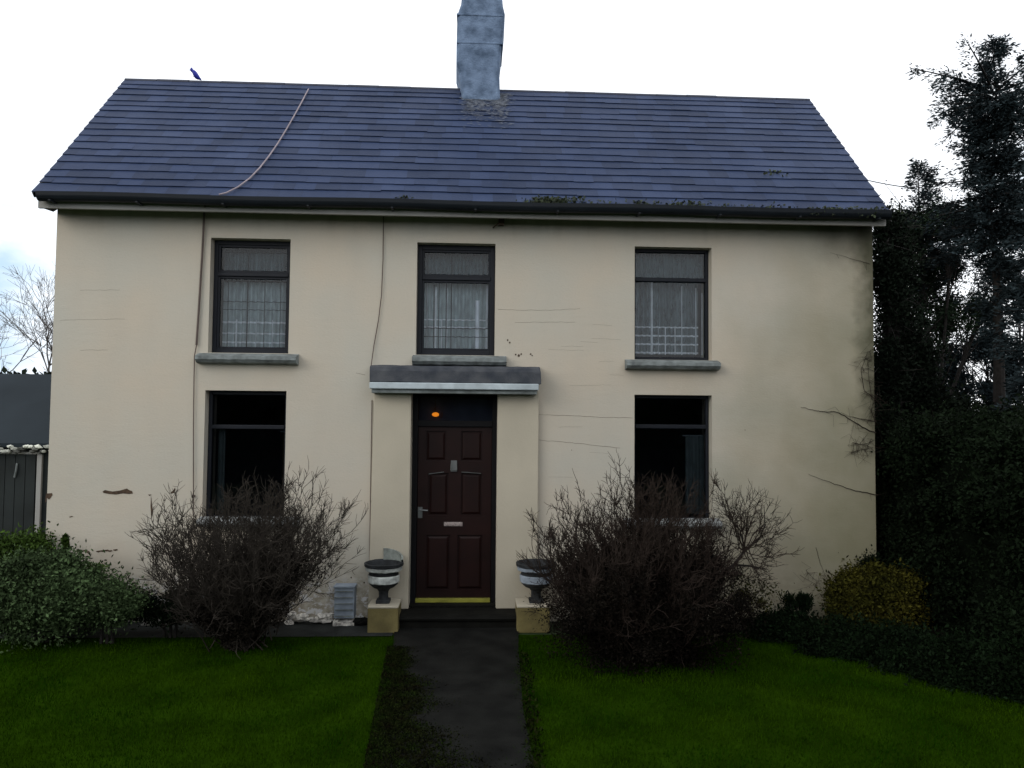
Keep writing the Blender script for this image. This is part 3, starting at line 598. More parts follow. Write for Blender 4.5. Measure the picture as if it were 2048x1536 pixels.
def crack(pts, w_=.0022):
    ps = []
    for (a, c), (d, e) in zip(pts, pts[1:]):
        n_ = max(2, int(abs(d-a)/9)); ps += [(a+(d-a)*i/n_, c+(e-c)*i/n_+random.uniform(-.8, .8)) for i in range(n_)]
    b = MB(); b.tube([at(u, v, -.0005) for u, v in ps+[pts[-1]]], w_, 4); b.build('crack', 'crack', house)
crack([(1078, 829), (1130, 831), (1200, 834), (1265, 836)]); crack([(1078, 880), (1150, 886), (1240, 896)]); crack([(996, 619), (1100, 621), (1160, 617)], .0016); crack([(1030, 645), (1150, 644)], .0015)
crack([(304, 1010), (311, 1000), (316, 996)]); crack([(712, 745), (730, 750)], .002); crack([(120, 640), (250, 638)], .0012); crack([(160, 580), (240, 580)], .0012); crack([(160, 700), (215, 700)], .0012)
for _ in range(11):
    u, v = random.uniform(1085, 1230), random.uniform(590, 960); L_ = random.uniform(20, 90); crack([(u, v), (u+L_, v+random.uniform(-2, 4))], .0009)

# ================================================================== PROPS
def urn(u, vb, label, Y, mirror=1, broken=True):
    """pedestal block plus a stone urn standing on it; returns nothing"""
    ped = MB(); top = at(u, 1208, Y)
    return top
pedL = (at(735, 1235, -.47).x, at(796, 1235, -.47).x); pedR = (at(1034, 1235, -.47).x, at(1100, 1235, -.47).x)
for (xa, xb), lab in ((pedL, 'ochre painted pedestal block left of the doorstep, under the fully visible urn'), (pedR, 'ochre painted pedestal block right of the doorstep, half hidden by the big dark shrub')):
    b = MB(); b.box(xa, xb, -.47, -.12, -.01, .262)
    o = b.build('pedestal', 'ped', None, bevel=.008); tag(o, lab, 'pedestal', 'pedestal blocks by the door')
    t = MB(); t.box(xa-.003, xb+.003, -.473, -.115, .2625, .285); t.build('pedestal_cap', 'pilaster', o, bevel=.006)
def make_urn(x, lab, mats, fin=True, sc_=1.0):
    y, z = -.29, .285; k0 = len(bpy.data.meshes); U = empty('stone_urn', (x, y, z)); tag(U, lab, 'urn', 'urns by the door')
    s = sc_; b = MB(); b.box(x-.075*s, x+.075*s, y-.075*s, y+.075*s, z, z+.03); b.build('foot', mats[1], U, bevel=.005)
    b = MB(); b.lathe((x, y, z), [(.058*s, .03), (.052*s, .06), (.054*s, .10), (.075*s, .125)], 20); b.build('stem', mats[1], U, smooth=False)
    b = MB(); b.lathe((x, y, z), [(.075*s, .125), (.12*s, .14), (.155*s, .165), (.163*s, .18)], 28, jit=.002); b.build('bowl', mats[1], U)
    b = MB(); b.lathe((x, y, z), [(.163*s, .18), (.172*s, .185), (.176*s, .24), (.170*s, .248)], 28, jit=.002); b.build('white_band', mats[2], U)
    b = MB(); b.lathe((x, y, z), [(.160*s, .248), (.160*s, .28)], 28); b.build('groove', mats[1], U)
    b = MB(); b.lathe((x, y, z), [(.165*s, .28), (.20*s, .29), (.207*s, .318), (.195*s, .322)], 28, jit=.003); b.build('upper_band', mats[2], U)
    b = MB(); b.lathe((x, y, z), [(.195*s, .322), (.215*s, .327), (.218*s, .352), (.20*s, .356), (.185*s, .34), (.17*s, .30), (0, .29)], 28, jit=.002); b.build('rim', mats[1], U)
    if fin:
        b = MB(); h = [.105, .10, .095, .085, .075, .062, .05, .03]; n_ = 8
        a0, a1 = math.pi*.55, -math.pi*.02
        pts = []
        for i in range(n_):
            q = a0+(a1-a0)*i/(n_-1); pts.append((math.cos(q), math.sin(q), h[i]))
        for i in range(n_-1):
            (c1, s1, h1), (c2, s2, h2) = pts[i], pts[i+1]
            for r_ in (.212, .192): b.add([(x+r_*c1*s, y+r_*s1*s, z+.35), (x+r_*c2*s, y+r_*s2*s, z+.35), (x+r_*c2*s, y+r_*s2*s, z+.35+h2), (x+r_*c1*s, y+r_*s1*s, z+.35+h1)], [(0, 1, 2, 3)])
            b.add([(x+.192*c1*s, y+.192*s1*s, z+.35+h1), (x+.192*c2*s, y+.192*s2*s, z+.35+h2), (x+.212*c2*s, y+.212*s2*s, z+.35+h2), (x+.212*c1*s, y+.212*s1*s, z+.35+h1)], [(0, 1, 2, 3)])
        c1, s1, h1 = pts[0]; b.add([(x+.192*c1*s, y+.192*s1*s, z+.35), (x+.212*c1*s, y+.212*s1*s, z+.35), (x+.212*c1*s, y+.212*s1*s, z+.35+h1), (x+.192*c1*s, y+.192*s1*s, z+.35+h1)], [(0, 1, 2, 3)])
        b.build('broken_rim', mats[0], U)
    for ch in U.children: ch.data.transform(Matrix.Diagonal((1, 1, 1.24, 1)))
make_urn(at(767, 1190, -.29).x, 'banded black and white stone urn with broken rim, left of the front door', ('stone', 'stoned', 'stonew'))
make_urn(at(1072, 1190, -.29).x, 'pale grey stone urn half covered by the shrub, right of the front door', ('stone', 'stoned', 'box'), fin=False, sc_=1.05)
# small louvred box on a broken slab against the wall
p, q = at(668, 1222, -.16), at(708, 1222, -.16); U = empty('meter_box', ((p.x+q.x)/2, -.1, .02)); tag(U, 'small pale blue grey slatted box on the ground between left shrub and urn', 'box')
zt, zb = at(688, 1172, -.16).z, .075
b = MB(); b.box(p.x, q.x, -.16, -.012, zb, zt-.02); b.build('casing', 'box', U, bevel=.004)
b = MB()
for i in range(5): z = zb+.02+(zt-zb-.05)*i/4.5; b.box(p.x+.012, q.x-.012, -.172, -.161, z, z+.012)
b.build('slat', 'sill', U); b = MB(); b.box(p.x-.008, q.x+.01, -.175, -.01, zt-.02, zt); b.build('lid', 'box', U, bevel=.004)
b = MB(); xx = p.x
while xx < q.x: e = xx+random.uniform(.015, .04); b.box(xx, e-.002, -.20-random.uniform(0, .02), -.02, .006, .05+random.uniform(-.012, .012)); xx = e
o = b.build('broken_slab', 'slab'); tag(o, 'crumbling pale slab lying under the small blue grey box', 'slab')
# dark clutter strip at foot of the wall
b = MB(); vs, fs = blob((at(722, 1228, -.15).x, -.13, .03), (.11, .08, .04), 5, 3, .3); b.add(vs, fs); o = b.build('dark_stone', 'step'); tag(o, 'low dark stone against the wall beside the left pedestal', 'stone')
# white painted plinth stones peeping behind the left shrub
def stone_heap(u0, u1, n, lab):
    b = MB()
    for _ in range(n):
        u = random.uniform(u0, u1); p = at(u, 1200, -.10); r_ = random.uniform(.02, .05); vs, fs = blob((p.x, -.06-random.random()*.1, .02+random.random()*.10), (r_*1.7, r_, r_*.8), random.random(), 1, .3); b.add(vs, fs)
    o = b.build('pale_rubble', 'slab'); tag(o, lab, 'rubble', kind='stuff')
stone_heap(290, 350, 26, 'scattered pale stones at the wall foot left of the left shrub'); stone_heap(575, 665, 26, 'scattered pale stones at the wall foot right of the left shrub')

# bird on the ridge
bp_ = at(390, 153, 1.75); B = empty('perched_bird', (bp_.x, 1.75, RZ+.07)); tag(B, 'small dark blue bird perched on the left part of the roof ridge', 'bird')
x, y, z = bp_.x, 1.75, bp_.z+.035; s = .0078
bm = bmesh.new(); prof = [(-9, 7, .6), (-7.5, 7.6, 2.4), (-5.5, 7.0, 3.6), (-4, 4.6, 3.3), (-2.5, 2, 4.4), (0, -.5, 5.4), (3, -3, 5.0), (6, -5.5, 3.4), (9, -8.2, 1.9), (11, -10, 1.2)]
prev = None
for (a, c, r_) in prof:
    r_ *= 1.3; ring = [bm.verts.new((x+a*s, y+r_*s*.95*math.sin(q), z+(c+r_*math.cos(q))*s)) for q in [2*math.pi*i/12 for i in range(12)]]
    if prev:
        for i in range(12): bm.faces.new((prev[i], prev[(i+1) % 12], ring[(i+1) % 12], ring[i]))
    else: bm.faces.new(ring[::-1])
    prev = ring
bm.faces.new(prev)
me = bpy.data.meshes.new('body'); bm.to_mesh(me); bm.free(); link('body', me, 'bird', B, True)
b = MB(); b.add([(x-9*s, y-.006, z+7.6*s), (x-9*s, y+.006, z+7.6*s), (x-12*s, y, z+6.8*s), (x-9*s, y, z+6.4*s)], [(0, 1, 2), (0, 2, 3), (1, 3, 2)]); b.build('beak', 'gutter', B)
b = MB()
for k in (-.012, .014): b.tube([(x+k, y-.01, z-.02), (x+k-.003, y-.01, RZ+.055)], .004, 5)
b.build('leg', 'gutter', B)
# the wire from behind the east verge to the little conifer
p0, p1 = at(1700, 352, 3.2), at(1830, 377, 3.2); pts = [p0.lerp(p1, t)+Vector((0, 0, -.02*math.sin(math.pi*t))) for t in [i/8 for i in range(9)]]
b = MB(); b.tube(pts, .009, 5); o = b.build('overhead_wire', 'wire'); tag(o, 'thin grey wire running from the roof end to the trees', 'wire')

# ================================================================== LEFT OUTBUILDING
YS = 1.2; SH = empty('outbuilding', (-7, YS, 0)); tag(SH, 'dark outbuilding with slate grey roof and pale rubble eaves left of the house', 'shed')
xr = -4.90; z1 = at(50, 886, YS).z; z0 = at(50, 905, YS).z; zr = at(50, 748, YS+1.6).z
b = MB(); b.add([(-13, YS-.08, z1), (xr, YS-.08, z1), (xr, YS+1.6, zr), (-13, YS+1.6, zr), (-13, YS-.08, z1-.05), (xr, YS-.08, z1-.05), (xr, YS+1.6, zr-.05), (-13, YS+1.6, zr-.05)], [(0, 1, 2, 3), (7, 6, 5, 4), (0, 4, 5, 1), (1, 5, 6, 2)])
b.build('roof', 'shedroof', SH)
zz = z1-.055
b = MB(); rv = []
V = []
xx = -8.5
while xx < xr-.05:
    w_ = random.uniform(.04, .11); zc = random.choice((z0+.02, z0+.05, z0+.08)); vs, fs = blob((xx, YS-.10, zc), (w_*.55, .04, .025), xx, 1, .3); t = [vs[i] for f in fs for i in (f[0], f[1], f[2], f[2])]; V += t; rv += [random.random()**1.6]*len(fs); xx += w_*.45
cells('rubble_course', np.array(V), 4, 'rubble', SH, np.array(rv))
b = MB(); b.box(-13, xr, YS, YS+1.6, -.05, z0+.11); b.build('wall', 'shedwall', SH)
b = MB(); a, c = at(-90, 905, YS-.03).x, at(80, 905, YS-.03).x; b.box(a, c, YS-.045, YS-.001, z0-.02, z0+.012); b.box(c-.03, c+.03, YS-.04, YS-.001, 0, z0-.022); b.build('door_frame', 'fascia', SH, bevel=.004)
b = MB()
for i in range(8): t = a+(c-.05-a)*i/8; b.box(t+.004, t+(c-.05-a)/8-.004, YS-.03, YS-.001, 0, z0-.025)
b.build('door', 'shedwall', SH)
p = at(30, 942, YS-.035); b = MB(); b.tube([(p.x, YS-.04, p.z-.08), (p.x+.02, YS-.05, p.z), (p.x+.025, YS-.04, p.z+.1)], .012, 6); b.build('handle', 'sill', SH)

# ================================================================== PLANTS
def leafball(name, c, r, n, size, mname, clumps=60, spread=.10, core=.72, parent=None, aspect=2.0, up=.3, lo=.6, seed=0, zmin=.01, squash=1.0):
    p = clumpy(n, c, r, clumps, spread, lo, squash); p[:, 2] = np.maximum(p[:, 2], zmin+rng.random(n)*.03)
    V = [leaves(p, size, aspect, up)]
    if core: 
        vs, fs = blob(c, [q*core for q in r], seed, 3, .2); V.append(tris_of(vs, fs))
    return cells(name, np.concatenate(V), 4, mname, parent)
def shrub_twigs(base, tips, rad, nsub, ntw, tl, sublen, bend=.35, seed=0, upb=.5, env=None):
    """stems from base to the tips, side branches and fine twigs, 3-sided tapered tubes"""
    rr = random.Random(seed); P = []   # list of (pts, rads)
    base = Vector(base)
    for tp in tips:
        tp = Vector(tp); b0 = base+Vector((rr.gauss(0, rad), rr.gauss(0, rad*.6), 0)); mid = b0.lerp(tp, .5)+Vector((0, 0, -bend*(tp-b0).length*.25))+Vector([rr.gauss(0, .05) for _ in range(3)])
        pts = [b0*(1-t)**2+mid*2*t*(1-t)+tp*t*t+Vector([rr.gauss(0, .010) for _ in range(3)]) for t in [i/7 for i in range(8)]]
        P.append((pts, [.009*(1-.75*i/7) for i in range(8)]))
        for _ in range(nsub):
            t = rr.uniform(.25, 1); i = min(int(t*7), 6); o_ = pts[i].lerp(pts[i+1], t*7-i); d0 = (pts[i+1]-pts[i]).normalized()
            d = (d0+Vector([rr.gauss(0, .55) for _ in range(3)])+Vector((0, 0, upb*.6))).normalized(); L_ = sublen*rr.uniform(.5, 1.2)
            q = [o_]; 
            for k in range(4): d = (d+Vector([rr.gauss(0, .16) for _ in range(3)])+Vector((0, 0, .06))).normalized(); q.append(q[-1]+d*L_/4)
            P.append((q, [.0042, .0036, .003, .0026, .002]))
            for _ in range(ntw):
                k = rr.randint(1, 4); d2 = (d+Vector([rr.gauss(0, .6) for _ in range(3)])+Vector((0, 0, upb*.4))).normalized(); l2 = tl*rr.uniform(.4, 1.3); e = q[k]
                e1 = e+d2*l2*.5; e2 = e1+(d2+Vector([rr.gauss(0, .25) for _ in range(3)])).normalized()*l2*.5
                P.append(([e, e1, e2], [.003, .0025, .0016]))
    return P
def tubes_mesh(name, P, mname, parent, scale=1.0):
    V = []
    for pts, rads in P:
        pts = np.array([tuple(p) for p in pts]); rads = np.array(rads)*scale; k = len(pts)
        d = np.gradient(pts, axis=0); d /= np.linalg.norm(d, axis=1)[:, None]+1e-9
        a = np.cross(d, np.array([.31, .95, .12])); a /= np.linalg.norm(a, axis=1)[:, None]+1e-9; b_ = np.cross(d, a)
        ring = [pts+(a*math.cos(q)+b_*math.sin(q))*rads[:, None] for q in (0, 2.094, 4.189)]
        for i in range(3):
            A_, B_ = ring[i], ring[(i+1) % 3]
            V.append(np.stack([A_[:-1], B_[:-1], B_[1:], A_[1:]], 1).reshape(-1, 3))
    return cells(name, np.concatenate(V), 4, mname, parent)
def ell_tips(c, r, n, seed, lo=.8, zlo=-.4, flat=None):
    rr = random.Random(seed); T = []
    while len(T) < n:
        d = Vector([rr.gauss(0, 1) for _ in range(3)]).normalized()
        if d.z < zlo: continue
        k = rr.uniform(lo, 1); T.append((c[0]+d.x*r[0]*k, c[1]+d.y*r[1]*k, max(.08, c[2]+d.z*r[2]*k)))
    return T
# left bare shrub
yb_ = -1.15; bl = gnd(483, 1296); S = empty('bare_shrub', (bl.x, bl.y, 0)); tag(S, 'fan shaped leafless brown shrub under the lower left window', 'shrub')
cL = at(490, 1125, bl.y); rx = (at(722, 1125, bl.y).x-at(250, 1125, bl.y).x)/2
Pt = shrub_twigs((bl.x, bl.y, 0), ell_tips((cL.x-.0, cL.y, cL.z-.02), (rx*.88, .55, .60), 105, 3, .72, -.25), .10, 11, 9, .13, .34, seed=4)
# taller right-hand plume and left-hand sweep
Pt += shrub_twigs((bl.x, bl.y, 0), [tuple(at(u, v, bl.y+dy)) for u, v, dy in ((600, 985, 0), (640, 1000, .1), (675, 1010, -.1), (690, 1030, .1), (620, 1010, -.2), (655, 1030, .2), (705, 1060, 0), (570, 990, .1), (545, 985, -.1), (500, 1000, 0), (455, 1010, .1), (420, 1040, 0), (520, 1000, .2), (585, 1010, .2))], .08, 8, 7, .12, .26, seed=5, upb=.9)
i1 = len(Pt)//2
for k_, lo_, hi_, n_ in ((0, 432, 575, 26), (1, 560, 700, 16), (2, 290, 430, 16)):
    rr = random.Random(90+k_); Pt += shrub_twigs((bl.x, bl.y, .1), [tuple(at(rr.uniform(lo_, hi_), rr.uniform(975, 1060)+(30 if k_ == 2 else 0), bl.y+rr.uniform(-.35, .25))) for _ in range(n_)], .10, 8, 9, .11, .20, seed=70+k_, upb=.9, bend=.1)
tubes_mesh('branches', Pt[:], 'twiggr', S, .88)
T = gnd(483, 1296); b = MB()
for k in range(7): a = k*.9; b.tube([(bl.x+.10*math.cos(a), bl.y+.06*math.sin(a), 0), (bl.x+.16*math.cos(a), bl.y+.10*math.sin(a), .16), (bl.x+.28*math.cos(a), bl.y+.18*math.sin(a), .38)], [.028, .022, .014], 6)
b.build('trunk', 'bark', S)
p = clumpy(26000, (bl.x, bl.y, .36), (.46, .36, .34), 80, .06, .1); p2 = clumpy(5000, (cL.x+.25, cL.y, cL.z-.18), (.75, .4, .30), 60, .07, .3); p = np.r_[p, p2]; p[:, 2] = np.abs(p[:, 2])+.02
k_ = np.hypot((p[:, 0]-bl.x), (p[:, 1]-bl.y)) < .16+p[:, 2]*.95; cells('leaves', leaves(p[k_], .024, 2.0), 4, 'twigleaf', S)
# right big dark shrub
br = gnd(1300, 1338); S = empty('bare_shrub', (br.x, br.y, 0)); tag(S, 'large rounded dark twiggy shrub under the lower right window', 'shrub')
cR = at(1290, 1175, br.y+.3); rx = (at(1500, 1150, br.y+.3).x-at(1075, 1150, br.y+.3).x)/2
Pt = shrub_twigs((br.x, br.y+.3, 0), ell_tips((cR.x, cR.y, cR.z+.02), (rx*.95, .75, .80), 150, 13, .72, -.35), .16, 12, 10, .12, .32, seed=14, upb=.8, bend=.2)
Pt += shrub_twigs((br.x, br.y+.3, .1), [tuple(at(u, v, cR.y+dy)) for u, v, dy in ((1240, 945, 0), (1222, 975, .1), (1130, 1020, 0), (1100, 1070, 0), (1060, 1100, -.1), (1050, 1130, 0), (1045, 1115, .1), (1062, 1140, .1), (1075, 1090, .2), (1055, 1120, .2), (1085, 1110, -.2), (1070, 1150, 0), (1165, 1010, .1), (1290, 960, 0), (1340, 950, .1), (1400, 960, .1), (1430, 970, 0), (1190, 1000, 0), (1260, 985, -.1), (1310, 990, .2), (1380, 990, -.1))], .12, 8, 7, .11, .24, seed=15, upb=1.1, bend=.1)
for k_, lo_, hi_, n_ in ((0, 1268, 1430, 34), (1, 1110, 1270, 22), (2, 1060, 1160, 14)):
    rr = random.Random(80+k_); Pt += shrub_twigs((br.x, br.y+.3, .1), [tuple(at(rr.uniform(lo_, hi_), rr.uniform(965, 1050)+(0, 20, 75)[k_], cR.y+rr.uniform(-.3, .3))) for _ in range(n_)], .12, 8, 9, .10, .20, seed=75+k_, upb=.9, bend=.1)
tubes_mesh('branches', Pt, 'twig', S, .92)
p = clumpy(110000, (cR.x+.03, cR.y-.05, .50), (rx*.95, .78, .66), 260, .08, .3); p[:, 2] = np.abs(p[:, 2])+.01
cells('leaves', leaves(p, .024, 2.2), 4, 'twigleaf', S)
# the open-branched tree-like shrub leaning out on its right
bt = gnd(1400, 1290); S = empty('leaning_shrub', (bt.x, bt.y, 0)); tag(S, 'thin bare shrub with a thick forked limb leaning right of the big dark shrub', 'shrub')
Yt = bt.y+.35; limb = [at(1385, 1200, Yt), at(1410, 1165, Yt), at(1440, 1150, Yt), at(1468, 1130, Yt), at(1490, 1100, Yt)]
b = MB(); b.tube([(bt.x, bt.y+.3, 0)]+limb, [.035, .030, .028, .022, .018, .012], 7); b.tube([limb[3], at(1500, 1132, Yt), at(1530, 1138, Yt)], [.015, .011, .005], 6); b.tube([limb[4], at(1520, 1075, Yt), at(1530, 1050, Yt), at(1528, 1010, Yt)], [.011, .009, .007, .003], 5); b.tube([limb[4], at(1480, 1060, Yt), at(1455, 1030, Yt), at(1440, 990, Yt)], [.011, .008, .006, .003], 5)
b.build('trunk', 'bark', S)
Pt = shrub_twigs(tuple(limb[4]), [tuple(at(u, v, Yt+random.uniform(-.2, .2))) for u, v in ((1430, 965), (1450, 985), (1470, 990), (1490, 1000), (1505, 995), (1520, 1000), (1540, 1005), (1550, 1020), (1555, 1050), (1560, 1065), (1545, 1090), (1560, 1110), (1540, 1140), (1520, 1165), (1435, 1000), (1460, 1040), (1500, 1030), (1480, 1010), (1445, 1070), (1530, 1190))], .02, 9, 6, .10, .17, seed=25, upb=.25, bend=.05)
tubes_mesh('branches', Pt, 'twig', S, .85)
p = clumpy(1500, tuple(at(1500, 1190, Yt)), (.30, .2, .22), 30, .05, .2); cells('leaves', leaves(p, .022, 1.6), 4, 'yellow', S)

def bush(name, label, cat, u, v, Y, ru, rv, n, size, mname, group=None, clumps=70, spread=.10, ry=None, core=.7, **k):
    c = at(u, v, Y); x = at(u+ru, v, Y).x-c.x; z = c.z-at(u, v+rv, Y).z; ry = ry or x*.7
    E_ = empty(name, (c.x, Y, 0)); tag(E_, label, cat, group)
    leafball('foliage', (c.x, Y, max(c.z, .05)), (x, ry, z), n, size, mname, clumps, spread, core, E_, seed=u, **k)
    b = MB()
    for a in (-.5, .1, .6): b.tube([(c.x+a*.1, Y, 0), (c.x+a*x*.3, Y, max(.1, c.z*.6)), (c.x+a*x*.8, Y, max(.12, c.z))], [.02, .015, .008], 5)
    b.build('stem', 'bark', E_); return E_
bush('green_bush', 'large grey green leafy bush at the left edge in front of the house', 'bush', 85, 1190, -.75, 120, 76, 60000, .034, 'hebe', clumps=170, spread=.07, lo=.5, ry=.5)
bush('green_bush', 'bright yellow green bush behind the grey green one at the far left', 'bush', 40, 1120, -.15, 66, 48, 16000, .034, 'bright', clumps=60, spread=.06, ry=.3)
bush('green_bush', 'low trailing green bush between the big left bush and the bare shrub', 'bush', 215, 1205, -.80, 62, 40, 14000, .03, 'hebe', clumps=60, spread=.06, ry=.3)
bush('green_bush', 'dark low foliage at the foot of the left bare shrub', 'bush', 340, 1215, -.60, 80, 24, 9000, .026, 'hedge', clumps=60, spread=.05, ry=.2, core=.4)
cE = at(130, 1105, -.3); E_ = empty('young_conifer', (cE.x, -.3, 0)); tag(E_, 'small upright bright green conifer shoot rising above the left bush', 'shrub')
n = 3500; zt = at(130, 1072, -.3).z; t = rng.random(n); rr_ = .012+.085*(1-t)**.8; a = rng.random(n)*6.28; p = np.c_[cE.x+np.cos(a)*rr_*rng.random(n)**.4, -.3+np.sin(a)*rr_, .35+(zt-.35)*t]
cells('foliage', leaves(p, .03, 2.2, 1.2), 4, 'bright', E_); b = MB(); b.tube([(cE.x, -.3, 0), (cE.x, -.3, zt-.04)], .008, 5); b.build('stem', 'bark', E_)
bush('green_bush', 'tiny bright green bush at the wall between left bush and bare shrub', 'bush', 185, 1148, -.35, 20, 24, 1600, .028, 'bright', clumps=14, spread=.03, ry=.1, core=.3)
# right bed
bush('yellow_shrub', 'yellow green leafy shrub at the right corner of the house', 'shrub', 1745, 1205, -.45, 96, 72, 34000, .032, 'yellow', clumps=110, spread=.07, ry=.4, core=.6)
bush('corner_bush', 'dark green bush rising behind the yellow shrub at the house corner', 'bush', 1742, 1150, -.12, 24, 50, 3500, .03, 'hedge', clumps=20, spread=.04, ry=.1, core=.4)
bush('low_plant', 'little dark spiky plant at the wall foot left of the yellow shrub', 'plant', 1592, 1208, -.35, 30, 20, 2600, .04, 'low', clumps=14, spread=.03, ry=.12, core=.3, up=1.5, aspect=4)
lows = [(1560, 1262, 70, 24, 'first and leftmost of the low dark green ground plants along the right lawn edge'), (1680, 1285, 80, 34, 'second low dark green ground plant, below the left side of the yellow shrub'), (1800, 1306, 80, 42, 'third low dark green ground plant, directly below the right side of the yellow shrub'), (1905, 1332, 78, 50, 'fourth low dark green ground plant, near the right edge'), (2015, 1352, 70, 60, 'fifth and rightmost low dark green ground plant at the right picture edge')]
for i, (u, v, ru, rv, lab) in enumerate(lows):
    g = gnd(u, v+rv*.75); bush('ground_plant', lab, 'plant', u, v, g.y+.15, ru, rv, 15000, .032, 'low', 'low plants along the right lawn edge', clumps=70, spread=.06, ry=.3, core=.6)
n = 5000; q = rng.random((n, 2)); P3 = np.c_[at(1490, 1240, -.3).x+q[:, 0]*1.6, -.1-q[:, 1]*.75, .012+rng.random(n)*.03]
o = cells('dead_leaves', leaves(P3, .035, 1.5), 4, 'brownleaf'); tag(o, 'brown dead leaves scattered over the soil bed left of the yellow shrub', 'leaf litter', kind='stuff')
# thin creeper twigs on the wall
def creeper(name, label, lines, rad=.005, seed=1, tw=0):
    rr = random.Random(seed); b = MB(); E_ = None
    for pts in lines:
        ps = []
        for (a, c), (d, e) in zip(pts, pts[1:]):
            for i in range(6): t = i/6; ps.append((a+(d-a)*t, c+(e-c)*t+rr.uniform(-1, 1)))
        ps.append(pts[-1]); W_ = [at(u, v, -.012) for u, v in ps]; b.tube(W_, [rad*(.25+.75*i/len(W_)) for i in range(len(W_))], 4)
        for _ in range(tw):
            i = rr.randrange(len(W_)); w0 = W_[i]; b.tube([w0, w0+Vector((rr.gauss(0, .06), -.004, rr.gauss(0, .06))), w0+Vector((rr.gauss(0, .1), -.006, rr.gauss(-.04, .08)))], [.0018, .0014, .001], 3)
    o = b.build(name, 'twig'); tag(o, label, 'creeper'); return o
creeper('creeper_stem', 'dark wavy creeper stem on the cream wall right of the lower window, the upper one', [[(1602, 814), (1622, 819), (1640, 823), (1668, 823), (1690, 832), (1725, 855), (1752, 866)], [(1695, 832), (1725, 838), (1752, 843)]], .007, 2, 6)
creeper('creeper_stem', 'straight thin brown creeper stem near the right corner, low on the wall', [[(1617, 949), (1660, 965), (1710, 981), (1756, 990)]], .006, 3, 2)
creeper('creeper_stem', 'faint thin creeper stem high on the wall right of the upper window', [[(1660, 506), (1700, 516), (1740, 528)]], .003, 4, 2)
creeper('creeper_stem', 'tangle of fine creeper tendrils along the right wall corner', [[(1756, 690), (1735, 705), (1722, 740), (1728, 780), (1752, 800)], [(1750, 880), (1725, 890), (1705, 885)], [(1745, 895), (1720, 900), (1702, 906)], [(1752, 790), (1742, 820), (1752, 850)], [(1735, 715), (1738, 760), (1744, 800)]], .004, 5, 22)
creeper('creeper_stem', 'thin bare runner arching up the wall behind the yellow shrub', [[(1668, 1185), (1650, 1150), (1640, 1125), (1632, 1095)], [(1640, 1170), (1620, 1150), (1612, 1140)], [(1650, 1180), (1600, 1150)]], .0025, 6, 6)

# ================================================================== TREES
def conifer(label, base, h, r, z0, nwh, seed, prof=None, spray=.10, per=9, top_open=.25, dens=1.0, droop=.25, name='conifer_tree', mname='conifer', power=.8, group=None, irr=.35):
    rr = random.Random(seed); E_ = empty(name, base); tag(E_, label, 'tree', group); bx, by, _ = base
    b = MB(); tp = [(bx+rr.gauss(0, .03)*i/8, by+rr.gauss(0, .03)*i/8, h*i/10) for i in range(11)]; b.tube(tp, [.12*(1-i/10.3)*min(1, h/8) for i in range(11)], 8)
    limbs, P, D = b, [], []
    for k in range(nwh):
        t = (k/nwh)**.85; z = z0+(h-z0)*t; R0 = (r*((1-t)**power) if prof is None else float(np.interp(-z, [-q[0] for q in prof], [q[1] for q in prof])))*(1+rr.uniform(-irr, irr))+.03
        for j in range(per if R0 > .42 else 3):
            a = rr.uniform(0, 6.283); L_ = R0*rr.uniform(.6, 1.15); up0 = rr.uniform(-.05, .35)+(.5 if t > .8 else 0)
            pts = []
            for i in range(6):
                s_ = i/5; pts.append((bx+math.cos(a)*L_*s_, by+math.sin(a)*L_*s_, z+L_*s_*up0-droop*L_*s_*s_+.12*L_*max(0, s_-.7)))
            limbs.tube(pts, [.022*(1-.8*i/5)*min(1, L_) for i in range(6)], 4)
            m_ = int((22+L_*75)*dens)
            for _ in range(m_):
                s_ = rr.uniform(.12, 1); i = min(int(s_*5), 4); f_ = s_*5-i; p = Vector(pts[i]).lerp(Vector(pts[i+1]), f_); side = rr.choice((-1, 1)); w_ = .32*L_*(1.08-s_)*rr.random()
                p += Vector((-math.sin(a)*side*w_, math.cos(a)*side*w_, rr.gauss(-.02, .04)))
                P.append(tuple(p)); D.append((math.cos(a)-math.sin(a)*side*.7, math.sin(a)+math.cos(a)*side*.7, rr.uniform(-.5, .5)))
    limbs.build('trunk', 'bark', E_)
    P = np.repeat(np.array(P), 3, 0)+rng.normal(size=(len(P)*3, 3))*.025; D = np.repeat(np.array(D), 3, 0)
    cells('crown', leaves(P, spray, 3.2, 0, D), 4, mname, E_); return E_
def cprof(u, Y, L_): return [(at(u, v, Y).z, w_*(Y-CAM.y)/F) for v, w_ in L_]
p = at(1985, 78, 1.6); pr_ = cprof(1985, 1.6, [(78, 3), (100, 14), (113, 34), (120, 36), (128, 12), (148, 14), (160, 34), (166, 36), (176, 22), (188, 125), (215, 115), (250, 75), (280, 62), (300, 72), (345, 80), (400, 85), (450, 100), (490, 80), (540, 45), (680, 40)])
conifer('tallest dark conifer at the right with a thin open tip above ragged boughs', (p.x, 1.6, 0), p.z, .95, at(1985, 680, 1.6).z, 56, 31, prof=pr_, spray=.05, per=8, dens=1.1, irr=.35)
p = at(2078, 95, .3); pr_ = cprof(2078, .3, [(95, 20), (120, 38), (190, 34), (215, 22), (300, 28), (380, 55), (500, 62), (700, 90), (1000, 130)])
conifer('dark conifer cut off by the right picture edge with only boughs showing', (p.x, .3, 0), p.z, 1.0, 1.2, 36, 32, prof=pr_, spray=.06, per=8, dens=1.0)
p = at(1838, 322, 3.0); pr_ = cprof(1838, 3.0, [(322, 4), (345, 22), (362, 38), (372, 26), (400, 46), (440, 70), (500, 80), (600, 70)])
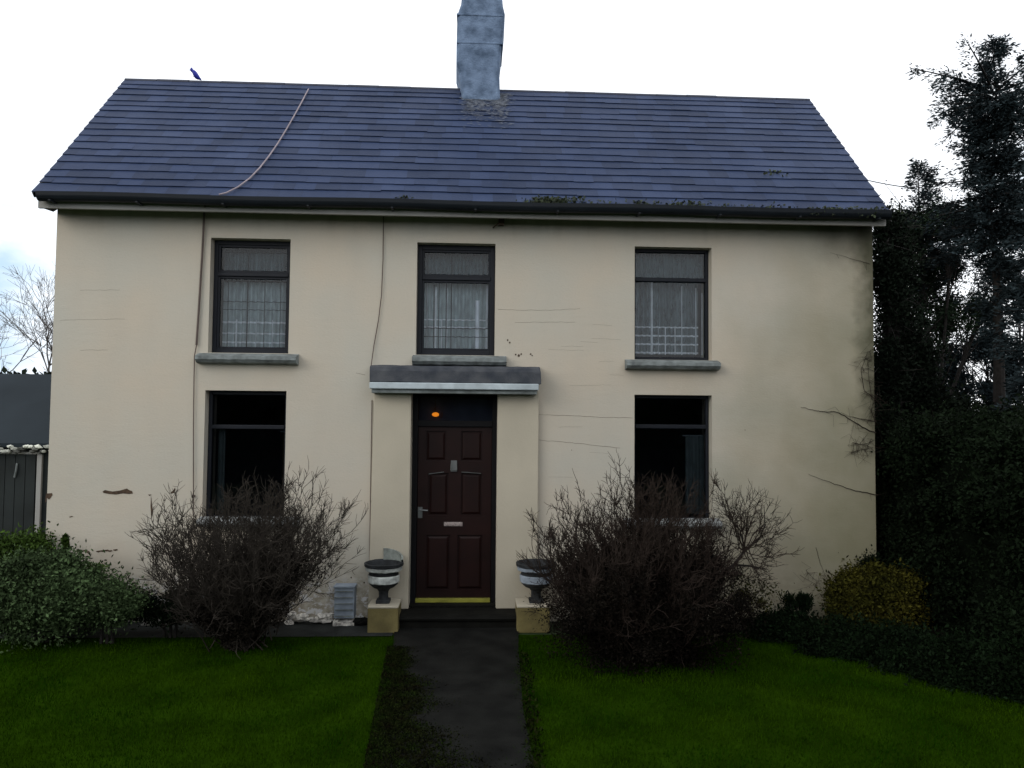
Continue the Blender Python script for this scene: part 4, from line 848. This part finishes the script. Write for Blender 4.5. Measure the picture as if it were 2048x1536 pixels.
conifer('small pointed conifer just right of the roof end', (p.x, 3.0, 0), p.z, 1.0, at(1838, 600, 3.0).z, 26, 33, prof=pr_, spray=.05, per=7, dens=.9, irr=.35)
def leaf_tree(label, base, cents, n, size, mname, seed, clumps=120, spread=.16, name='leafy_tree', trunkr=.055, lo=.1, group=None, droop=0):
    rr = random.Random(seed); E_ = empty(name, base); tag(E_, label, 'tree', group); B0 = Vector(base); b = MB(); tops = [Vector(c[0]) for c in cents]
    P = []
    for c, r_ in cents:
        c = Vector(c); mid = B0.lerp(c, .55)+Vector((rr.gauss(0, .15), rr.gauss(0, .15), 0)); mid.x = B0.x+(c.x-B0.x)*.35
        b.tube([B0, (B0.x+rr.gauss(0, .03), B0.y, mid.z*.5), mid, c], [trunkr, trunkr*.75, trunkr*.45, trunkr*.12], 7)
        for _ in range(14):
            d = Vector([rr.gauss(0, 1) for _ in range(3)]).normalized(); e = c+Vector((d.x*r_[0], d.y*r_[1], d.z*r_[2]))*.95; s_ = mid.lerp(c, rr.uniform(.3, 1)); m2 = s_.lerp(e, .5)+Vector((0, 0, .08)); b.tube([s_, m2, e], [trunkr*.2, trunkr*.11, .004], 4)
            for _ in range(4): e2 = m2.lerp(e, rr.random()); b.tube([e2, e2+Vector([rr.gauss(0, .2) for _ in range(3)])], [.006, .003], 3)
    b.build('trunk', 'bark', E_)
    tot = sum(r_[0]*r_[2] for _, r_ in cents); V = []
    for c, r_ in cents: k = int(n*r_[0]*r_[2]/tot); V.append(leaves(clumpy(k, c, r_, max(6, int(clumps*r_[0]*r_[2]/tot)), spread, lo), size, 1.7, -droop))
    cells('crown', np.concatenate(V), 4, mname, E_); return E_
def ce(u, v, Y, ru, rv, ry=None): c = at(u, v, Y); k = (Y-CAM.y)/F; return (tuple(c), (ru*k, (ry or ru*k*.7), rv*k))
b0 = at(1850, 1100, 2.6)
leaf_tree('ivy clad leafy tree with sky showing through, between house corner and conifers', (b0.x, 2.6, 0), [ce(1795, 500, 2.6, 45, 90), ce(1850, 455, 2.8, 60, 40), ce(1910, 440, 2.6, 45, 35), ce(1800, 640, 2.5, 60, 90), ce(1850, 560, 2.8, 40, 40), ce(1890, 640, 2.8, 60, 50), ce(1965, 620, 2.8, 60, 40), ce(1990, 540, 3.0, 40, 40), ce(1900, 540, 3.0, 40, 40)], 52000, .032, 'ivy', 41, clumps=330, spread=.075)
b0 = at(2000, 1100, 3.4)
leaf_tree('broad dark leafy tree behind the conifers at the right edge', (b0.x, 3.4, 0), [ce(2000, 450, 3.4, 80, 40), ce(2040, 580, 3.4, 30, 60), ce(1990, 790, 3.4, 90, 50), ce(1900, 740, 3.4, 60, 90), ce(1970, 700, 3.4, 70, 45), ce(2010, 740, 3.4, 50, 50)], 42000, .036, 'conifer', 42, clumps=210, spread=.08)
b0 = at(1800, 1100, 1.2)
leaf_tree('dense dark creeper covered tree at the right house corner, with lobes put in as gable shade', (b0.x, 1.4, 0), [ce(1800, 900, 1.4, 60, 140), ce(1812, 740, 1.4, 64, 120), ce(1790, 560, 1.2, 26, 110), ce(1870, 850, 1.4, 80, 90), ce(1775, 470, 1.2, 16, 40), ce(1776, 560, .9, 22, 100), ce(1776, 740, .9, 24, 120), ce(1778, 940, .9, 24, 120)], 125000, .04, 'back', 43, clumps=320, spread=.10, lo=.0)  # lobes nearest the wall stand in for shade along the gable
# dark tall evergreen hedge coming forward on the right
def hedge(label, x0, x1, y0, y1, z1, n, size, mname, seed, name='evergreen_hedge', core=True):
    E_ = empty(name, ((x0+x1)/2, (y0+y1)/2, 0)); tag(E_, label, 'hedge')
    nx, ny = x1-x0, y1-y0; nc = int(18*(nx*ny+nx*z1+ny*z1)); cc = np.c_[rng.uniform(x0, x1, nc), rng.uniform(y0, y1, nc), rng.uniform(0, z1, nc)]
    f = rng.integers(0, 4, nc); cc[f == 0, 0] = x0; cc[f == 1, 1] = y0; cc[f == 2, 2] = z1
    if seed % 2: cc[f == 3, 1] = y1
    cc += rng.normal(size=cc.shape)*np.array([.06, .06, .09]); p = cc[rng.integers(0, nc, n)]+rng.normal(size=(n, 3))*.10; p[:, 2] = np.abs(p[:, 2])
    V = [leaves(p, size, 2.0, .2)]; cells('foliage', np.concatenate(V), 4, mname, E_)
    b = MB(); vs, fs = [], []
    g = .16; k = 10
    for i in range(k):
        for j in range(2): xx = x0+g+(nx-2*g)*(j+.5)/2; yy = y0+g+(ny-2*g)*(i+.5)/k; b.tube([(xx, yy, 0), (xx+random.gauss(0, .1), yy+random.gauss(0, .1), z1*.5), (xx+random.gauss(0, .15), yy+random.gauss(0, .15), z1-.2)], [.04, .03, .01], 5)
    b.build('trunk', 'bark', E_)
    bm = bmesh.new(); bmesh.ops.create_cube(bm, size=1); bmesh.ops.subdivide_edges(bm, edges=bm.edges, cuts=6, use_grid_fill=True)
    for v in bm.verts: v.co = Vector(((x0+x1)/2+v.co.x*(nx-2*g)+random.gauss(0, .03), (y0+y1)/2+v.co.y*(ny-2*g)+random.gauss(0, .03), (v.co.z+.5)*(z1-g)+random.gauss(0, .03)))
    vs = [tuple(v.co) for v in bm.verts]; fs = [tuple(q.index for q in f.verts) for f in bm.faces]; bm.free()
    c_ = MB(); c_.add(vs, fs); c_.build('inner_growth', mname, E_); return E_
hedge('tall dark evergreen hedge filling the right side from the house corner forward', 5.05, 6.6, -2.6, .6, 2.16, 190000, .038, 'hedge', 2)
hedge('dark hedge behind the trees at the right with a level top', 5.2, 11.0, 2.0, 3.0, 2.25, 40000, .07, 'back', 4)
# bare trees behind the outbuilding
def bare_tree(label, base, h, spread, seed, levels=6, name='bare_tree', lean=0, r0=.09, mname='twigg'):
    rr = random.Random(seed); E_ = empty(name, base); tag(E_, label, 'tree', 'bare trees behind the outbuilding'); P = []
    def grow(p, d, L_, r_, lv):
        pts = [p]; 
        for i in range(3): d = (d+Vector([rr.gauss(0, .13) for _ in range(3)])).normalized(); pts.append(pts[-1]+d*L_/3)
        P.append((pts, [r_, r_*.9, r_*.8, r_*.7]))
        if lv <= 0: return
        for _ in range(3 if lv > 1 else 4):
            nd = (d+Vector((rr.gauss(0, spread), rr.gauss(0, spread), rr.gauss(.12, spread*.6)))).normalized(); grow(pts[rr.choice((2, 3, 3))], nd, L_*rr.uniform(.6, .85), max(r_*.6, .0045), lv-1)
    grow(Vector(base), Vector((lean, 0, 1)).normalized(), h*.36, r0, levels)
    tubes_mesh('branches', [q for q in P[1:]], mname, E_); b = MB(); b.tube(P[0][0], P[0][1], 7); b.build('trunk', 'bark', E_); return E_
for u, Y, vt, lab, sd, ln in ((30, 18, 640, 'bare winter tree with a round twiggy crown left of the house, above the dark shed', 61, 0), (98, 13, 560, 'bare tree with one high forked bough beside the left house wall', 62, -.05), (-40, 16, 650, 'bare tree at the left picture edge above the dark shed', 63, .15)):
    t = at(u, vt, Y); conv = at(u, 760, Y); bare_tree(lab, (conv.x+(.25 if u == 98 else 0), Y, 0), t.z*1.02, .5 if u != 98 else .42, sd, 6, lean=ln, mname='twigg', r0=.065)
h_ = empty('field_hedge', (-14, 9, 0)); tag(h_, 'low green hedge along the top of the shed roof behind it', 'hedge')
zt = at(50, 748, 9).z; n = 20000; p = np.c_[rng.uniform(-22, -5, n), 9+rng.normal(size=n)*.3, rng.random(n)**.5*zt]; cells('foliage', leaves(p, .14, 1.8), 4, 'back', h_)
b = MB(); 
for i in range(12): b.tube([(-21+i*1.4, 9, 0), (-21+i*1.4+.1, 9, zt*.8)], [.04, .02], 5)
b.build('trunk', 'bark', h_)

# unseen conifers and hedge added around the viewer: shade the garden, darken lower panes
for i, (x, y, h) in enumerate(((7.6, -3.6, 8.0), (7.8, -7.2, 8.5), (-9.5, -9.5, 7.0))):
    conifer(('unseen conifer added right of the lawn to shade the wall and garden', 'unseen conifer added at the right of the viewer for shade', 'unseen conifer added at the left of the viewer for shade')[i], (x, y, 0), h, 2.2, .3, 34, 80+i, spray=.22, per=9, dens=.35, power=.6)
hedge('unseen tall hedge added behind the viewer to keep the lower window panes dark', -16, 16, -19, -17.6, 3.3, 50000, .20, 'mirror', 7, name='added_hedge')
